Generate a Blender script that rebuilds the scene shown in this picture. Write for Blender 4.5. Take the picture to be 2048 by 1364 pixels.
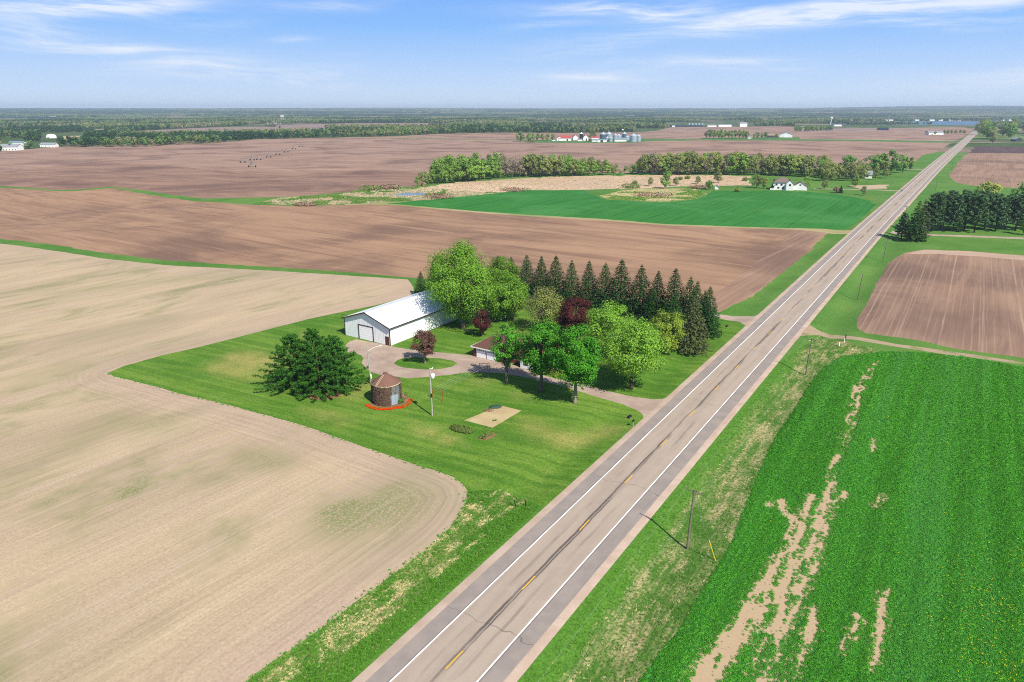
import bpy, math, random
import numpy as np
from mathutils import Vector
from mathutils.geometry import delaunay_2d_cdt
R = math.radians
for o in list(bpy.data.objects): bpy.data.objects.remove(o)
scn = bpy.context.scene
COL = scn.collection

# ------------------------------------------------------------------ camera
CAM_H = 56.7                       # drone height above the road, metres
F = 1365.333                       # focal length in pixels of the 2048 px wide photograph (24 mm on 36 mm)
PITCH = math.atan(464 / F)
CP, SP = math.cos(PITCH), math.sin(PITCH)
cd = bpy.data.cameras.new('camera'); cam = bpy.data.objects.new('camera', cd); COL.objects.link(cam)
cd.lens = 24; cd.sensor_width = 36; cd.clip_start = 1; cd.clip_end = 60000
cam.location = (0, 0, CAM_H); cam.rotation_euler = (math.pi / 2 - PITCH, 0, 0)
scn.camera = cam

# ------------------------------------------------------------------ world, sun, exposure
SUN_EL = R(46); SUN_AZ = R(145)    # azimuth clockwise from +Y: behind the camera, to its right
SKY_STRENGTH = 0.08
SUN_POWER = 4.2
EXPOSURE = 0.80
world = bpy.data.worlds.new('World'); scn.world = world; world.use_nodes = True
sd = Vector((math.sin(SUN_AZ) * math.cos(SUN_EL), math.cos(SUN_AZ) * math.cos(SUN_EL), math.sin(SUN_EL)))
ld = bpy.data.lights.new('sun', 'SUN'); ld.energy = SUN_POWER; ld.angle = R(0.53); ld.color = (1, .925, .785)
sun = bpy.data.objects.new('sun', ld); COL.objects.link(sun); sun.location = (60, -80, 150)
sun.rotation_euler = (-sd).to_track_quat('-Z', 'Y').to_euler()
vs = scn.view_settings
vs.view_transform = 'Standard'; vs.look = 'None'; vs.gamma = 1; vs.exposure = EXPOSURE; vs.use_curve_mapping = False
scn.render.engine = 'CYCLES'
cy = scn.cycles
cy.max_bounces = 5; cy.diffuse_bounces = 2; cy.glossy_bounces = 2; cy.transmission_bounces = 3
cy.transparent_max_bounces = 6; cy.volume_bounces = 0; cy.use_denoising = False
cy.sample_clamp_indirect = 4; cy.pixel_filter_type = 'BLACKMAN_HARRIS'; cy.filter_width = 1.05

# ------------------------------------------------------------------ node helpers
def C(r, g, b, k=0.55):
    """albedo of a surface that photographs as this sRGB colour in this light"""
    f = lambda c: ((c / 255 + .055) / 1.055) ** 2.4 if c > 10.3 else c / 255 / 12.92
    return (f(r) * k, f(g) * k, f(b) * k, 1)

class NT:
    def __init__(s, tree):
        s.t = tree; s.N = tree.nodes; s.L = tree.links
    def node(s, typ, **kw):
        n = s.N.new(typ)
        for k, v in kw.items(): setattr(n, k, v)
        return n
    def put(s, sock, v):
        if isinstance(v, bpy.types.NodeSocket): s.L.new(v, sock)
        elif v is not None:
            if hasattr(sock.default_value, '__len__') and not hasattr(v, '__len__'): v = (v, v, v, 1)[:len(sock.default_value)]
            sock.default_value = v
    def math(s, op, a, b=None, c=None, clamp=False):
        n = s.node('ShaderNodeMath', operation=op, use_clamp=clamp)
        s.put(n.inputs[0], a)
        if b is not None: s.put(n.inputs[1], b)
        if c is not None: s.put(n.inputs[2], c)
        return n.outputs[0]
    def mix(s, f, a, b, blend='MIX'):
        n = s.node('ShaderNodeMixRGB', blend_type=blend)
        s.put(n.inputs[0], f); s.put(n.inputs[1], a); s.put(n.inputs[2], b)
        return n.outputs[0]
    def rng(s, v, a, b, c=0., d=1., smooth=True):
        n = s.node('ShaderNodeMapRange', interpolation_type='SMOOTHSTEP' if smooth else 'LINEAR')
        for i, q in enumerate((v, a, b, c, d)): s.put(n.inputs[i], q)
        return n.outputs[0]
    def obj(s): return s.node('ShaderNodeTexCoord').outputs['Object']
    def mapv(s, vec, rot=0, scale=(1, 1, 1), loc=(0, 0, 0)):
        n = s.node('ShaderNodeMapping', vector_type='POINT')
        s.put(n.inputs[0], vec); n.inputs[1].default_value = loc
        n.inputs[2].default_value = (0, 0, rot); n.inputs[3].default_value = scale
        return n.outputs[0]
    def rows(s, az, along, across):
        """coordinates turned so that x runs along rows of azimuth az, with separate stretch"""
        v = s.mapv(s.obj(), rot=R(az) - math.pi / 2)
        return s.mapv(v, scale=(along, across, 1))
    def noise(s, vec, scale, detail=3, rough=.55, dist=0.):
        n = s.node('ShaderNodeTexNoise')
        s.put(n.inputs['Vector'], vec); n.inputs['Scale'].default_value = scale
        n.inputs['Detail'].default_value = detail; n.inputs['Roughness'].default_value = rough
        n.inputs['Distortion'].default_value = dist
        return n.outputs['Fac']
    def attr(s, name): return s.node('ShaderNodeAttribute', attribute_name=name).outputs['Fac']
    def island(s): return s.node('ShaderNodeNewGeometry').outputs['Random Per Island']
    def objrand(s): return s.node('ShaderNodeObjectInfo').outputs['Random']
    def bump(s, h, strength, dist):
        n = s.node('ShaderNodeBump'); s.put(n.inputs['Height'], h)
        n.inputs['Strength'].default_value = strength; n.inputs['Distance'].default_value = dist
        return n.outputs[0]

MATS = {}
def material(name, fn):
    m = bpy.data.materials.new(name); m.use_nodes = True
    nt = NT(m.node_tree); nt.N.clear()
    out = nt.node('ShaderNodeOutputMaterial')
    fn(nt, out); MATS[name] = m
    return m
def principled(nt, out, col, rough=.85, spec=.25, normal=None, metal=0.):
    p = nt.node('ShaderNodeBsdfPrincipled')
    nt.put(p.inputs['Base Color'], col); nt.put(p.inputs['Roughness'], rough)
    p.inputs['Specular IOR Level'].default_value = spec; p.inputs['Metallic'].default_value = metal
    if normal is not None: nt.put(p.inputs['Normal'], normal)
    nt.L.new(p.outputs[0], out.inputs['Surface']); return p

# ------------------------------------------------------------------ sky
def build_sky():
    nt = NT(world.node_tree); nt.N.clear()
    out = nt.node('ShaderNodeOutputWorld'); bg = nt.node('ShaderNodeBackground')
    sky = nt.node('ShaderNodeTexSky', sky_type='NISHITA')
    sky.sun_disc = False; sky.sun_elevation = SUN_EL; sky.sun_rotation = SUN_AZ
    sky.altitude = 300; sky.air_density = 1.0; sky.dust_density = 0.15; sky.ozone_density = 3.0
    d = nt.node('ShaderNodeTexCoord').outputs['Generated']
    sep = nt.node('ShaderNodeSeparateXYZ'); nt.put(sep.inputs[0], d)
    az = nt.math('ARCTAN2', sep.outputs[0], sep.outputs[1])
    el = nt.math('ARCSINE', sep.outputs[2])
    # pale air near the horizon, deeper blue above; the same all round
    ramp = nt.node('ShaderNodeValToRGB'); cr = ramp.color_ramp
    cr.elements[0].position = 0; cr.elements[0].color = (.50, .59, .70, 1); cr.elements[1].position = 1; cr.elements[1].color = (.115, .285, .70, 1)
    e_ = cr.elements.new(.28); e_.color = (.36, .50, .72, 1); e_ = cr.elements.new(.6); e_.color = (.20, .39, .72, 1)
    nt.put(ramp.inputs[0], nt.rng(el, 0., .17, 0, 1, False))
    low = nt.mix(1, ramp.outputs[0], 10., 'MULTIPLY')
    base = nt.mix(nt.rng(el, .12, .7, 1, 0), sky.outputs[0], low)
    # thin cirrus: long combed streaks that grow sparser with no preferred direction, plus the larger wisps of this sky
    comb = nt.node('ShaderNodeCombineXYZ'); nt.put(comb.inputs[0], az); nt.put(comb.inputs[1], el)
    warp = nt.noise(nt.mapv(comb.outputs[0], scale=(6, 20, 1)), 1, 1)
    comb2 = nt.node('ShaderNodeCombineXYZ'); nt.put(comb2.inputs[0], az)
    nt.put(comb2.inputs[1], nt.math('ADD', el, nt.math('MULTIPLY', warp, .035)))
    fib = nt.noise(nt.mapv(comb2.outputs[0], scale=(9, 95, 1)), 1, 4, .66, .0)
    gen = nt.noise(nt.mapv(comb2.outputs[0], scale=(3.2, 20, 1), loc=(3.1, .4, 0)), 1, 1, .55)
    dens = nt.math('MULTIPLY', nt.rng(gen, .47, .78), nt.rng(fib, .36, .72))
    dens = nt.math('MULTIPLY', dens, .62)
    def wisp(px, py, wx, wy, amp, tilt=0.):
        u, v = px - 1024, py - 682
        dx, dy, dz = u, -v * SP + F * CP, -v * CP - F * SP
        a0 = math.atan2(dx, dy); e0 = math.atan2(dz, math.hypot(dx, dy))
        wa, we = wx / 1500, wy / 1500
        da = nt.math('SUBTRACT', az, a0); de = nt.math('SUBTRACT', el, e0)
        de = nt.math('SUBTRACT', de, nt.math('MULTIPLY', da, tilt))
        de = nt.math('ADD', de, nt.math('MULTIPLY', nt.math('SUBTRACT', warp, .5), .022))
        r = nt.math('ADD', nt.math('POWER', nt.math('ABSOLUTE', nt.math('DIVIDE', da, wa)), 2.),
                    nt.math('POWER', nt.math('ABSOLUTE', nt.math('DIVIDE', de, we)), 2.))
        g = nt.math('EXPONENT', nt.math('MULTIPLY', r, -1.))
        return nt.math('MULTIPLY', g, amp)
    w = None
    for a in [(190, 12, 190, 17, 1.15, .12), (170, 92, 170, 10, .95, 0), (375, 133, 120, 17, .85, .05), (640, 10, 110, 12, .6, .1),
              (1330, 28, 260, 15, .8, -.04), (1560, 38, 290, 16, 1.15, .10), (1800, 12, 230, 11, .9, .06), (1400, 124, 130, 9, .75, 0),
              (1190, 153, 120, 12, .9, .02), (1080, 52, 70, 6, .5, .05), (585, 78, 40, 5, .5, 0), (2000, 160, 160, 16, .6, .03),
              (860, 205, 200, 8, .4, 0), (110, 64, 70, 10, .5, 0), (1960, 6, 120, 14, .8, .1)]:
        q = wisp(*a); w = q if w is None else nt.math('ADD', w, q)
    fil = nt.rng(fib, .22, .78, .12, 1.15)
    dens = nt.math('ADD', dens, nt.math('MULTIPLY', w, fil), clamp=True)
    dens = nt.math('MULTIPLY', dens, nt.rng(el, .0, .03, .25, 1.))
    col = nt.mix(nt.math('MULTIPLY', dens, .85), base, (6.3, 6.7, 7.3, 1))
    nt.put(bg.inputs['Color'], col); bg.inputs['Strength'].default_value = SKY_STRENGTH
    nt.L.new(bg.outputs[0], out.inputs['Surface'])
build_sky()
world.cycles.sampling_method = 'MANUAL'; world.cycles.sample_map_resolution = 256

# ------------------------------------------------------------------ terrain
def S(a, b, x):
    t = np.clip((x - a) / (b - a), 0, 1); return t * t * (3 - 2 * t)
AZ = R(33.3)
RD = np.array((math.sin(AZ), math.cos(AZ)))         # along the road, away from the camera
RN = np.array((math.cos(AZ), -math.sin(AZ)))        # across it, to the right
RO = np.array((-6.246, 59.058))                     # a point on its centre line
def road_st(x, y):
    dx, dy = x - RO[0], y - RO[1]
    return dx * RD[0] + dy * RD[1], dx * RN[0] + dy * RN[1]
def st(s, t): return RO + RD * s + RN * t
LANE_L = (76.0, 135.); LANE_R = (128.0,)             # where drives bridge the ditches
def height(x, y):
    x = np.asarray(x, float); y = np.asarray(y, float)
    d = np.hypot(x, y); s, t = road_st(x, y); at = np.abs(t)
    off = S(14, 150, at)
    r1 = np.sin(.011 * x + .017 * y + 1.) + .7 * np.sin(.021 * x - .009 * y + 2.) + .5 * np.sin(.006 * x + .029 * y)
    r2 = np.sin(.0031 * x + .0042 * y) + np.sin(-.0052 * x + .0023 * y + 1.3)
    z = 1.45 * r1 * S(230, 420, d) * (1 - S(620, 1200, d)) * off + 1.6 * r2 * S(600, 1400, d) * (1 - S(2000, 2700, d)) * off
    far = S(3400, 14500, d)
    az = np.arctan2(x, y)
    rid = np.sin(d / 420 + 2.2 * np.sin(az * 7 + d / 2500)) + .6 * np.sin(az * 23 + d / 900)
    z = z + 50 * far + 2.6 * rid * S(4200, 7500, d) + 36 * np.exp(-((az - .58) / .15) ** 2) * S(8500, 13500, d) \
        + 10 * np.exp(-((az + .17) / .12) ** 2) * S(9500, 14000, d)
    w = np.where(t < 0, 10.5, 12.5); dep = np.where(t < 0, .5, .85)
    k = np.clip((at - 7.2) / w, 0, 1)
    fill = np.ones_like(d)
    for q in LANE_L: fill = fill * np.where(t < 0, 1 - np.exp(-((s - q) / 6.5) ** 2), 1)
    for q in LANE_R: fill = fill * np.where(t > 0, 1 - np.exp(-((s - q) / 6.5) ** 2), 1)
    z = z - dep * np.sin(np.pi * k) ** 2 * fill * (1 - S(450, 700, d)) - .06 * (1 - S(600, 900, d))
    return z
def gz(x, y): return float(height(x, y))
def ground(px, py):
    """where the ray through this photograph pixel meets the terrain"""
    u, v = px - 1024, py - 682
    dx, dy, dz = u, -v * SP + F * CP, -v * CP - F * SP
    z = 0.
    for _ in range(30):
        k = (CAM_H - z) / -dz
        z = .5 * z + .5 * gz(dx * k, dy * k)
    k = (CAM_H - z) / -dz
    return np.array((dx * k, dy * k))
def G3(px, py):
    g = ground(px, py); return Vector((g[0], g[1], gz(*g)))
def top_z(Y, ty):
    k = (ty - 682) / F
    return CAM_H - Y * (SP + k * CP) / (CP - k * SP)
def mpp(p): return (p[1] * CP + CAM_H * SP) / F          # metres per photograph pixel at p
def project(x, y, z):
    d = y * CP + (CAM_H - z) * SP
    d = np.where(d > 1, d, 1)
    return 1024 + F * x / d, 682 + F * ((CAM_H - z) * CP - y * SP) / d

_rng = np.random.default_rng(7)
_lat = _rng.random((256, 256))
def vnoise(x, y, scale):
    x = np.asarray(x, float) / scale; y = np.asarray(y, float) / scale
    xi = np.floor(x).astype(int); yi = np.floor(y).astype(int); fx = x - xi; fy = y - yi
    fx = fx * fx * (3 - 2 * fx); fy = fy * fy * (3 - 2 * fy)
    g = lambda a, b: _lat[a % 256, b % 256]
    return (g(xi, yi) * (1 - fx) + g(xi + 1, yi) * fx) * (1 - fy) + (g(xi, yi + 1) * (1 - fx) + g(xi + 1, yi + 1) * fx) * fy

def inside(poly, x, y):
    poly = np.asarray(poly); r = np.zeros(len(x), bool)
    lo, hi = poly.min(0), poly.max(0)
    idx = np.nonzero((x >= lo[0]) & (x <= hi[0]) & (y >= lo[1]) & (y <= hi[1]))[0]
    if not len(idx): return r
    X, Y = x[idx], y[idx]; c = np.zeros(len(idx), bool)
    x1, y1 = poly[:, 0], poly[:, 1]; x2, y2 = np.roll(x1, -1), np.roll(y1, -1)
    for a, b, e, f in zip(x1, y1, x2, y2):
        if b == f: continue
        m = ((b > Y) != (f > Y))
        if m.any(): c[m] ^= X[m] < (e - a) * (Y[m] - b) / (f - b) + a
    r[idx] = c; return r

def dense(pts, step=None, jit=0., closed=True, smooth=False):
    """world polyline with points every few metres and a ragged edge"""
    pts = [np.asarray(p, float) for p in pts]; out = []
    n = len(pts)
    for i in range(n if closed else n - 1):
        a, b = pts[i], pts[(i + 1) % n]
        d = np.hypot(*(a + b)) / 2; L = np.hypot(*(b - a))
        stp = step or max(1.2, d * .012)
        m = max(1, int(L / stp))
        if smooth:
            p0, p3 = pts[(i - 1) % n], pts[(i + 2) % n]
            for k in range(m):
                t = k / m
                out.append(.5 * (2 * a + (b - p0) * t + (2 * p0 - 5 * a + 4 * b - p3) * t * t + (3 * a - p0 - 3 * b + p3) * t ** 3))
        else:
            for k in range(m): out.append(a + (b - a) * k / m)
    if not closed: out.append(pts[-1])
    o = np.array(out)
    if jit:
        d = np.hypot(o[:, 0], o[:, 1]); j = np.maximum(jit, jit * d / 160)
        o[:, 0] += (vnoise(o[:, 0], o[:, 1], 2.2) - .5) * 2 * j; o[:, 1] += (vnoise(o[:, 0] + 91, o[:, 1] + 37, 2.2) - .5) * 2 * j
    return o
def PX(pts): return [ground(*p) for p in pts]

# field outlines, surveyed from the photograph on to the terrain
TAN_EDGE = [(828, 590), (749, 611), (688, 623), (617, 638), (500, 668), (469, 676), (381, 698), (323, 711), (249, 732), (216, 746), (229, 752), (264, 761),
            (317, 774), (366, 789), (440, 805), (548, 834), (620, 855), (746, 900), (804, 920), (865, 939), (906, 954), (926, 968), (935, 982)]
TAN_REST = [(933, 1002), (920, 1026), (899, 1056), (855, 1097), (804, 1135), (702, 1213), (600, 1288), (490, 1364), (330, 1475), (150, 1600), (-1500, 1600),
            (-1500, 700), (-1200, 470), (-500, 452), (0, 487), (80, 497), (200, 516), (340, 531), (480, 538), (620, 546), (815, 559), (828, 575)]
B_TOP = [(-500, 385), (0, 343), (68, 337), (137, 328), (178, 325), (219, 326), (308, 328), (359, 333), (410, 340), (513, 343), (700, 341), (800, 343), (866, 345.5)]
far_C = [(-700, 330), (0, 302.5), (113, 294), (290, 294), (342, 290.6), (444, 285), (513, 278.6), (581, 277), (700, 274.5), (800, 272), (866, 268.5), (945, 266.5),
         (1037, 265.5), (1100, 266), (1288, 264.5), (1343, 254.5), (1570, 252.9), (1620, 257), (1700, 257), (1840, 255), (1930, 254), (1947, 262),
         (1924, 276), (1906.7, 283), (1892, 293), (1872, 304), (1846, 310.5), (1836.7, 317), (1830, 323.7), (1780, 336), (1600, 342), (1240, 346)]
A_POLY = [(-500, 380), (0, 375), (120, 383), (164, 381), (219, 376), (239, 378), (308, 391), (393, 403), (513, 410), (600, 412.5), (644, 411.5), (688, 409.5), (740, 409),
          (800, 411), (879, 418.6), (1037, 431), (1195, 440.3), (1330, 450.6), (1456, 455.3), (1583, 459), (1655, 465), (1618, 504), (1577, 536),
          (1536, 567.6), (1504, 593), (1463, 612), (1441, 624.5), (1426, 621), (1239, 601), (1100, 586), (830, 556), (720, 546), (640, 540), (480, 530),
          (340, 521), (200, 505), (90, 487), (0, 478), (-500, 440), (-900, 430), (-900, 385)]
ALF_N = [(770, 407.5), (800, 405), (879, 397), (984.5, 388), (1011, 384), (1050, 380.5), (1164, 380.5), (1182, 388), (1211, 399), (1301, 404), (1346, 403.5), (1385, 400),
         (1409.5, 394), (1419, 387), (1424, 381.4), (1543, 381.5), (1615, 383.5), (1664, 387.5), (1712, 395), (1739.6, 401), (1752, 409), (1735, 425), (1705, 450), (1690, 459.5),
         (1583, 456.3), (1456, 452.6), (1330, 448), (1195, 437.5), (1037, 428), (879, 416), (800, 409)]
REED_W = [(853, 374), (911, 364.5), (1016, 358), (1130, 352.6), (1222, 351), (1248, 352.6), (1248, 376), (1164, 379.5), (1050, 379.5), (998, 385), (905, 381.6)]
REED_E = [(1240, 351), (1346, 349.6), (1497, 352.6), (1502, 371), (1440, 371.5), (1370, 372.5), (1240, 378)]
MARSH = [(540, 399), (600, 392.7), (644, 391), (679, 389), (705, 382), (730, 376), (758, 371.6), (786, 370), (802, 373), (828, 376), (853, 374), (905, 381.6), (998, 385),
         (984.5, 388), (899, 396), (846, 400.6), (793, 402), (740, 406), (688, 408.5), (644, 410.5), (600, 411.5), (520, 407)]
MOUND = [(1240, 382), (1285, 377), (1346, 376.5), (1391, 377), (1417, 386), (1409, 393), (1385, 399), (1346, 402.8), (1301, 403.3), (1240, 400), (1212, 398), (1200, 391)]
P_POLY = [(1811, 505), (1849, 499), (1938, 502), (2048, 511), (2700, 540), (2700, 790), (2048, 716), (1906, 697), (1843, 681.5), (1732, 666), (1714, 655), (1712, 640), (1735, 605.6), (1754, 564), (1780, 523)]
P_HEAD = [(1815, 507), (1849, 499.5), (1938, 502.5), (2048, 511.5), (2700, 541), (2700, 556), (2048, 521), (1960, 513), (1880, 508)]
ALF_Q = [(1685, 713), (1764, 704), (1827, 704), (1922, 713), (2048, 735), (2700, 800), (3600, 1300), (3200, 1800), (1150, 1560), (1292, 1342), (1360, 1254), (1435, 1131), (1469, 1070), (1492, 1008),
         (1522, 934), (1559, 860), (1577, 840), (1606, 792), (1637, 745)]
R_POLY = [(1950, 293), (2048, 293.5), (2500, 295), (2700, 390), (2048, 376.5), (1950, 372), (1915, 366), (1905, 358), (1895, 350), (1902, 344), (1911, 337), (1915, 326), (1935, 306)]
R_DARK = [(1950, 292.5), (2048, 293), (2500, 295), (2500, 309), (2048, 306.5), (1937, 306.5), (1942, 300)]
DRIVE = [(1341, 791), (1324.6, 798), (1302.6, 798), (1266, 793), (1222, 783.7), (1200, 778), (1164.6, 768), (1142.6, 763.7), (1091, 752), (1029.7, 731.4), (1008, 721), (993, 719.7), (943, 711),
         (873, 704), (820.4, 698.6), (784.8, 693.3), (779.5, 691), (712, 678.5), (699, 683), (689.8, 690.6), (695, 704), (709.6, 706.5), (722.8, 710.4), (726.7, 717), (722.8, 726), (736, 740), (745, 744.8),
         (761, 749.8), (789.8, 752.6), (813.5, 756), (844.7, 754.8), (900, 749.8), (930, 744.6), (963.7, 744.6), (1003, 746), (1062, 756), (1135, 775.4), (1172, 786.6),
         (1200, 795.8), (1244, 808), (1273, 819.6), (1284, 828), (1287, 834), (1284, 842), (1270, 855), (1345, 800)]
ISLAND = [(787.4, 727), (795, 720), (808, 715.8), (830, 714.3), (852, 715), (880, 717), (904.7, 721), (915, 727), (904.7, 733), (875.4, 738.6), (850, 739), (828.5, 737.4), (806, 735)]
N_LANE = [(1380, 617), (1428, 627), (1442.5, 629), (1480, 632.5), (1507.6, 632.5), (1530, 623), (1545, 625), (1490, 660), (1490, 650), (1479, 643.5), (1431.6, 634), (1380, 623)]
E_LANE = [(1614, 640), (1621.5, 650), (1640, 662.5), (1704, 672), (1795.6, 688), (1875, 699), (2048, 724), (2700, 815), (2700, 822), (2048, 729), (1875, 706), (1795.6, 694), (1685, 678), (1640, 671.5), (1621.5, 670.4), (1602.5, 672), (1592, 682), (1580, 670)]
PINE_DRIVE = [(1786, 462), (1845, 468), (2048, 475), (2700, 497), (2700, 501), (2048, 478.5), (1845, 471), (1780, 466)]
BED = [(928.5, 840.6), (985.6, 855.5), (1042.7, 821), (1001, 811)]
SMALL_BED = [(953, 876), (971, 882), (995, 869), (978, 862.6)]
CRIB_BED = [(730, 811), (745, 802), (800, 792), (818, 794), (826, 803), (818, 812), (795, 818), (765, 820.5), (742, 817)]
PINE_BED = [(590, 784), (612, 780), (660, 780), (684, 786), (680, 794), (652, 799.5), (612, 795)]
APRON = [(712, 678.5), (779.5, 691), (786, 692), (784, 695), (776, 694.5), (708, 681.8)]
LAKE_E = [(1640, 244.5), (1700, 242.6), (1850, 241.8), (1960, 242.5), (2048, 243), (2300, 243.5), (2300, 250), (2048, 249), (1960, 250), (1900, 250.3), (1800, 249.2), (1700, 248.5)]
LAKE_W = [(-300, 236), (0, 236), (125, 236.2), (118, 239.4), (0, 239.6), (-300, 240)]
POND = [(786, 390.5), (800, 387.5), (815, 385.6), (845, 385), (852, 388), (845, 390.2), (820, 391), (800, 391.3)]
ROAD_CTR = [(1864, 339.5), (1898, 309.2), (1922.5, 289.4), (1934, 278.8), (1946.5, 268), (1953, 261.5)]

def strip(line, w0, w1=None, px=True):
    pts = PX(line) if px else line
    o1, o2 = [], []
    for i, p in enumerate(pts):
        a = pts[max(0, i - 1)]; b = pts[min(len(pts) - 1, i + 1)]
        d = b - a; d = d / np.hypot(*d); n = np.array((d[1], -d[0]))
        w = w0 + ((w1 if w1 is not None else w0) - w0) * i / (len(pts) - 1)
        o1.append(p + n * w / 2); o2.append(p - n * w / 2)
    return o1 + o2[::-1]

# road centre line: straight, then the far bend
_s_end = 330.
rc = [st(-200, 0), st(-100, 0), st(0, 0), st(150, 0), st(_s_end, 0)] + [ground(*p) for p in ROAD_CTR]
ROAD = dense(rc, 12, closed=False, smooth=False)
# smooth the bend
for _ in range(30):
    ROAD[18:-1] = .25 * ROAD[17:-2] + .5 * ROAD[18:-1] + .25 * ROAD[19:]
ROAD_SOIL = strip([q for q in ROAD], 14.5, 14.5, px=False)

def lawn_outline():
    pts = PX(TAN_EDGE) + PX([(1008, 982), (1056, 999), (1078, 1010)])
    for s_ in (32, 45, 60, 75, 90, 105, 120, 132): pts.append(st(s_, -7.0))
    return pts + PX([(1484, 648), (1479, 643.5), (1431.6, 634), (1426, 628), (1239, 606), (1100, 590), (832, 560)])
def verge_outline():
    pts = [st(s_, 7.0) for s_ in (-60, -30, -10, 10, 40, 70, 100, 112)]
    return pts + PX([(1640, 672), (1700, 684), (1764, 704), (1685, 713), (1637, 745), (1606, 792), (1577, 840), (1559, 860), (1522, 934), (1492, 1008), (1469, 1070), (1435, 1131), (1360, 1254), (1292, 1342), (1150, 1560)])
def ditch_outline():
    pts = [st(s_, -7.0) for s_ in (31, 10, -10, -30, -60)]
    return pts + PX([(150, 1600), (330, 1475), (490, 1364), (600, 1288), (702, 1213), (804, 1135), (855, 1097), (899, 1056), (920, 1026), (933, 1002), (935, 982), (1008, 982), (1056, 999), (1078, 1010)])

# name, polygon (world), edge raggedness
REG = []
def reg(name, poly, jit=.0, step=None, smooth=False): REG.append((name, dense(poly, step, jit, smooth=smooth)))
reg('far_field', PX(far_C + B_TOP[::-1]), .3)
reg('hill_field', PX(B_TOP + [(850, 360), (840, 368), (828, 375), (802, 372), (786, 369), (758, 370.6), (730, 375), (700, 384), (615, 391.5), (547, 394.5), (410, 397), (376, 393.5), (290, 380.5), (219, 373), (164, 378.5), (120, 380.5), (0, 372), (-500, 376)]), .3)
reg('field_track', PX([(760, 404), (820, 403), (1040, 426), (1200, 435), (1340, 446), (1460, 451), (1590, 455), (1690, 461), (1722, 460), (1712, 470), (1660, 467), (1583, 462), (1456, 458), (1330, 453), (1195, 443), (1037, 433), (879, 421), (780, 413), (690, 413), (690, 407)]), .2)
reg('plowed_field', PX(A_POLY), .35)
reg('field_margin', PX([(1655, 465), (1618, 504), (1577, 536), (1536, 567.6), (1504, 593), (1463, 612), (1441, 624.5), (1426, 621), (1390, 617), (1425, 590), (1462, 565), (1503, 533), (1548, 498), (1592, 461)]), .5)
reg('marsh', PX(MARSH), .6)
reg('alfalfa_field', PX(ALF_N), .25)
reg('reed_bed', PX(REED_W), .8); reg('reed_bed', PX(REED_E), .8)
reg('reed_bed', PX([(1700, 371), (1776, 369), (1772, 377), (1724, 378)]), .5)
reg('dry_grass_patch', PX(MOUND), .6)
reg('stubble_field', PX(TAN_EDGE + TAN_REST), .18)
reg('lawn', lawn_outline(), 0.05)
reg('ditch_grass', ditch_outline(), 0.02)
reg('ditch_grass', verge_outline(), 0.02)
reg('tilled_field', PX(P_POLY), .25)
reg('field_headland', PX(P_HEAD), .3)
reg('tilled_field', PX(R_POLY), .4); reg('dark_field', PX(R_DARK), .4)
reg('alfalfa_field', PX(ALF_Q), .12)
reg('driveway', PX(DRIVE), .10); reg('island_lawn', PX(ISLAND), .05, None, True)
reg('driveway', PX(N_LANE), .12); reg('farm_lane', PX(E_LANE), .3); reg('driveway', PX(PINE_DRIVE), .12)
reg('driveway', strip([(1627, 377.5), (1720, 379), (1799, 381)], 4), .1)
reg('driveway', strip([(1815, 338.5), (1848, 339.5)], 5), .1)
reg('far_lane', strip([(1560, 277.6), (1700, 278.5), (1925, 280.6)], 8), .2)
reg('far_lane', strip([(1944, 281), (2060, 282.8), (2300, 286)], 8), .2)
reg('far_grass', strip([(1420, 279.5), (1700, 280.8), (1915, 283.5)], 60), .4)
reg('far_grass', strip([(700, 276), (866, 277), (1035, 280)], 14), .4)
reg('far_grass', PX([(1030, 281), (1110, 278.5), (1200, 278), (1300, 277), (1420, 279), (1420, 280.5), (1300, 282), (1270, 285.5), (1180, 286), (1060, 285)]), .5)
reg('far_grass', PX([(1400, 276), (1600, 274), (1600, 279), (1400, 278.5)]), .5)
reg('sand_bed', PX(BED), .06); reg('mulch_bed', PX(SMALL_BED), .05); reg('mulch_bed', PX(CRIB_BED), .08, None, True); reg('mulch_bed', PX(PINE_BED), .15, None, True)
reg('concrete_apron', PX(APRON), 0)
reg('pond', PX(POND), .4)
reg('lake', PX(LAKE_E), .5); reg('lake', PX(LAKE_W), .5)
for q in [[(258, 274), (258, 263), (330, 259), (430, 254.5), (520, 253), (560, 254), (560, 262), (440, 270), (330, 275)], [(550, 250), (700, 246.5), (820, 246), (900, 247.5), (900, 256), (820, 258), (700, 259), (560, 258)],
          [(125, 272), (165, 271), (168, 276), (125, 277)], [(215, 273), (245, 271), (245, 276), (215, 278)], [(610, 242.5), (700, 240.5), (780, 241), (700, 243.5)],
          [(200, 249), (282, 247), (282, 251), (205, 252)], [(1600, 259), (1700, 256), (1840, 256.5), (1700, 262), (1600, 264)], [(1068, 243), (1176, 243), (1190, 248), (1068, 248)], [(1000, 236), (1200, 235), (1200, 237.5), (1000, 238)], [(700, 232), (840, 231.5), (840, 233.5), (700, 234)], [(1380, 238), (1540, 237), (1540, 240), (1380, 241)]]:
    reg('distant_field', PX(q), .5)
reg('pale_distant_field', PX([(178, 258.5), (206, 257.5), (225, 270), (178, 270)]), .5)
reg('pale_distant_field', PX([(690, 241.4), (760, 240.6), (755, 242.2), (700, 242.8)]), .5)
reg('pale_distant_field', PX([(124, 272.5), (166, 271.5), (172, 283), (122, 284)]), .5)

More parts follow.
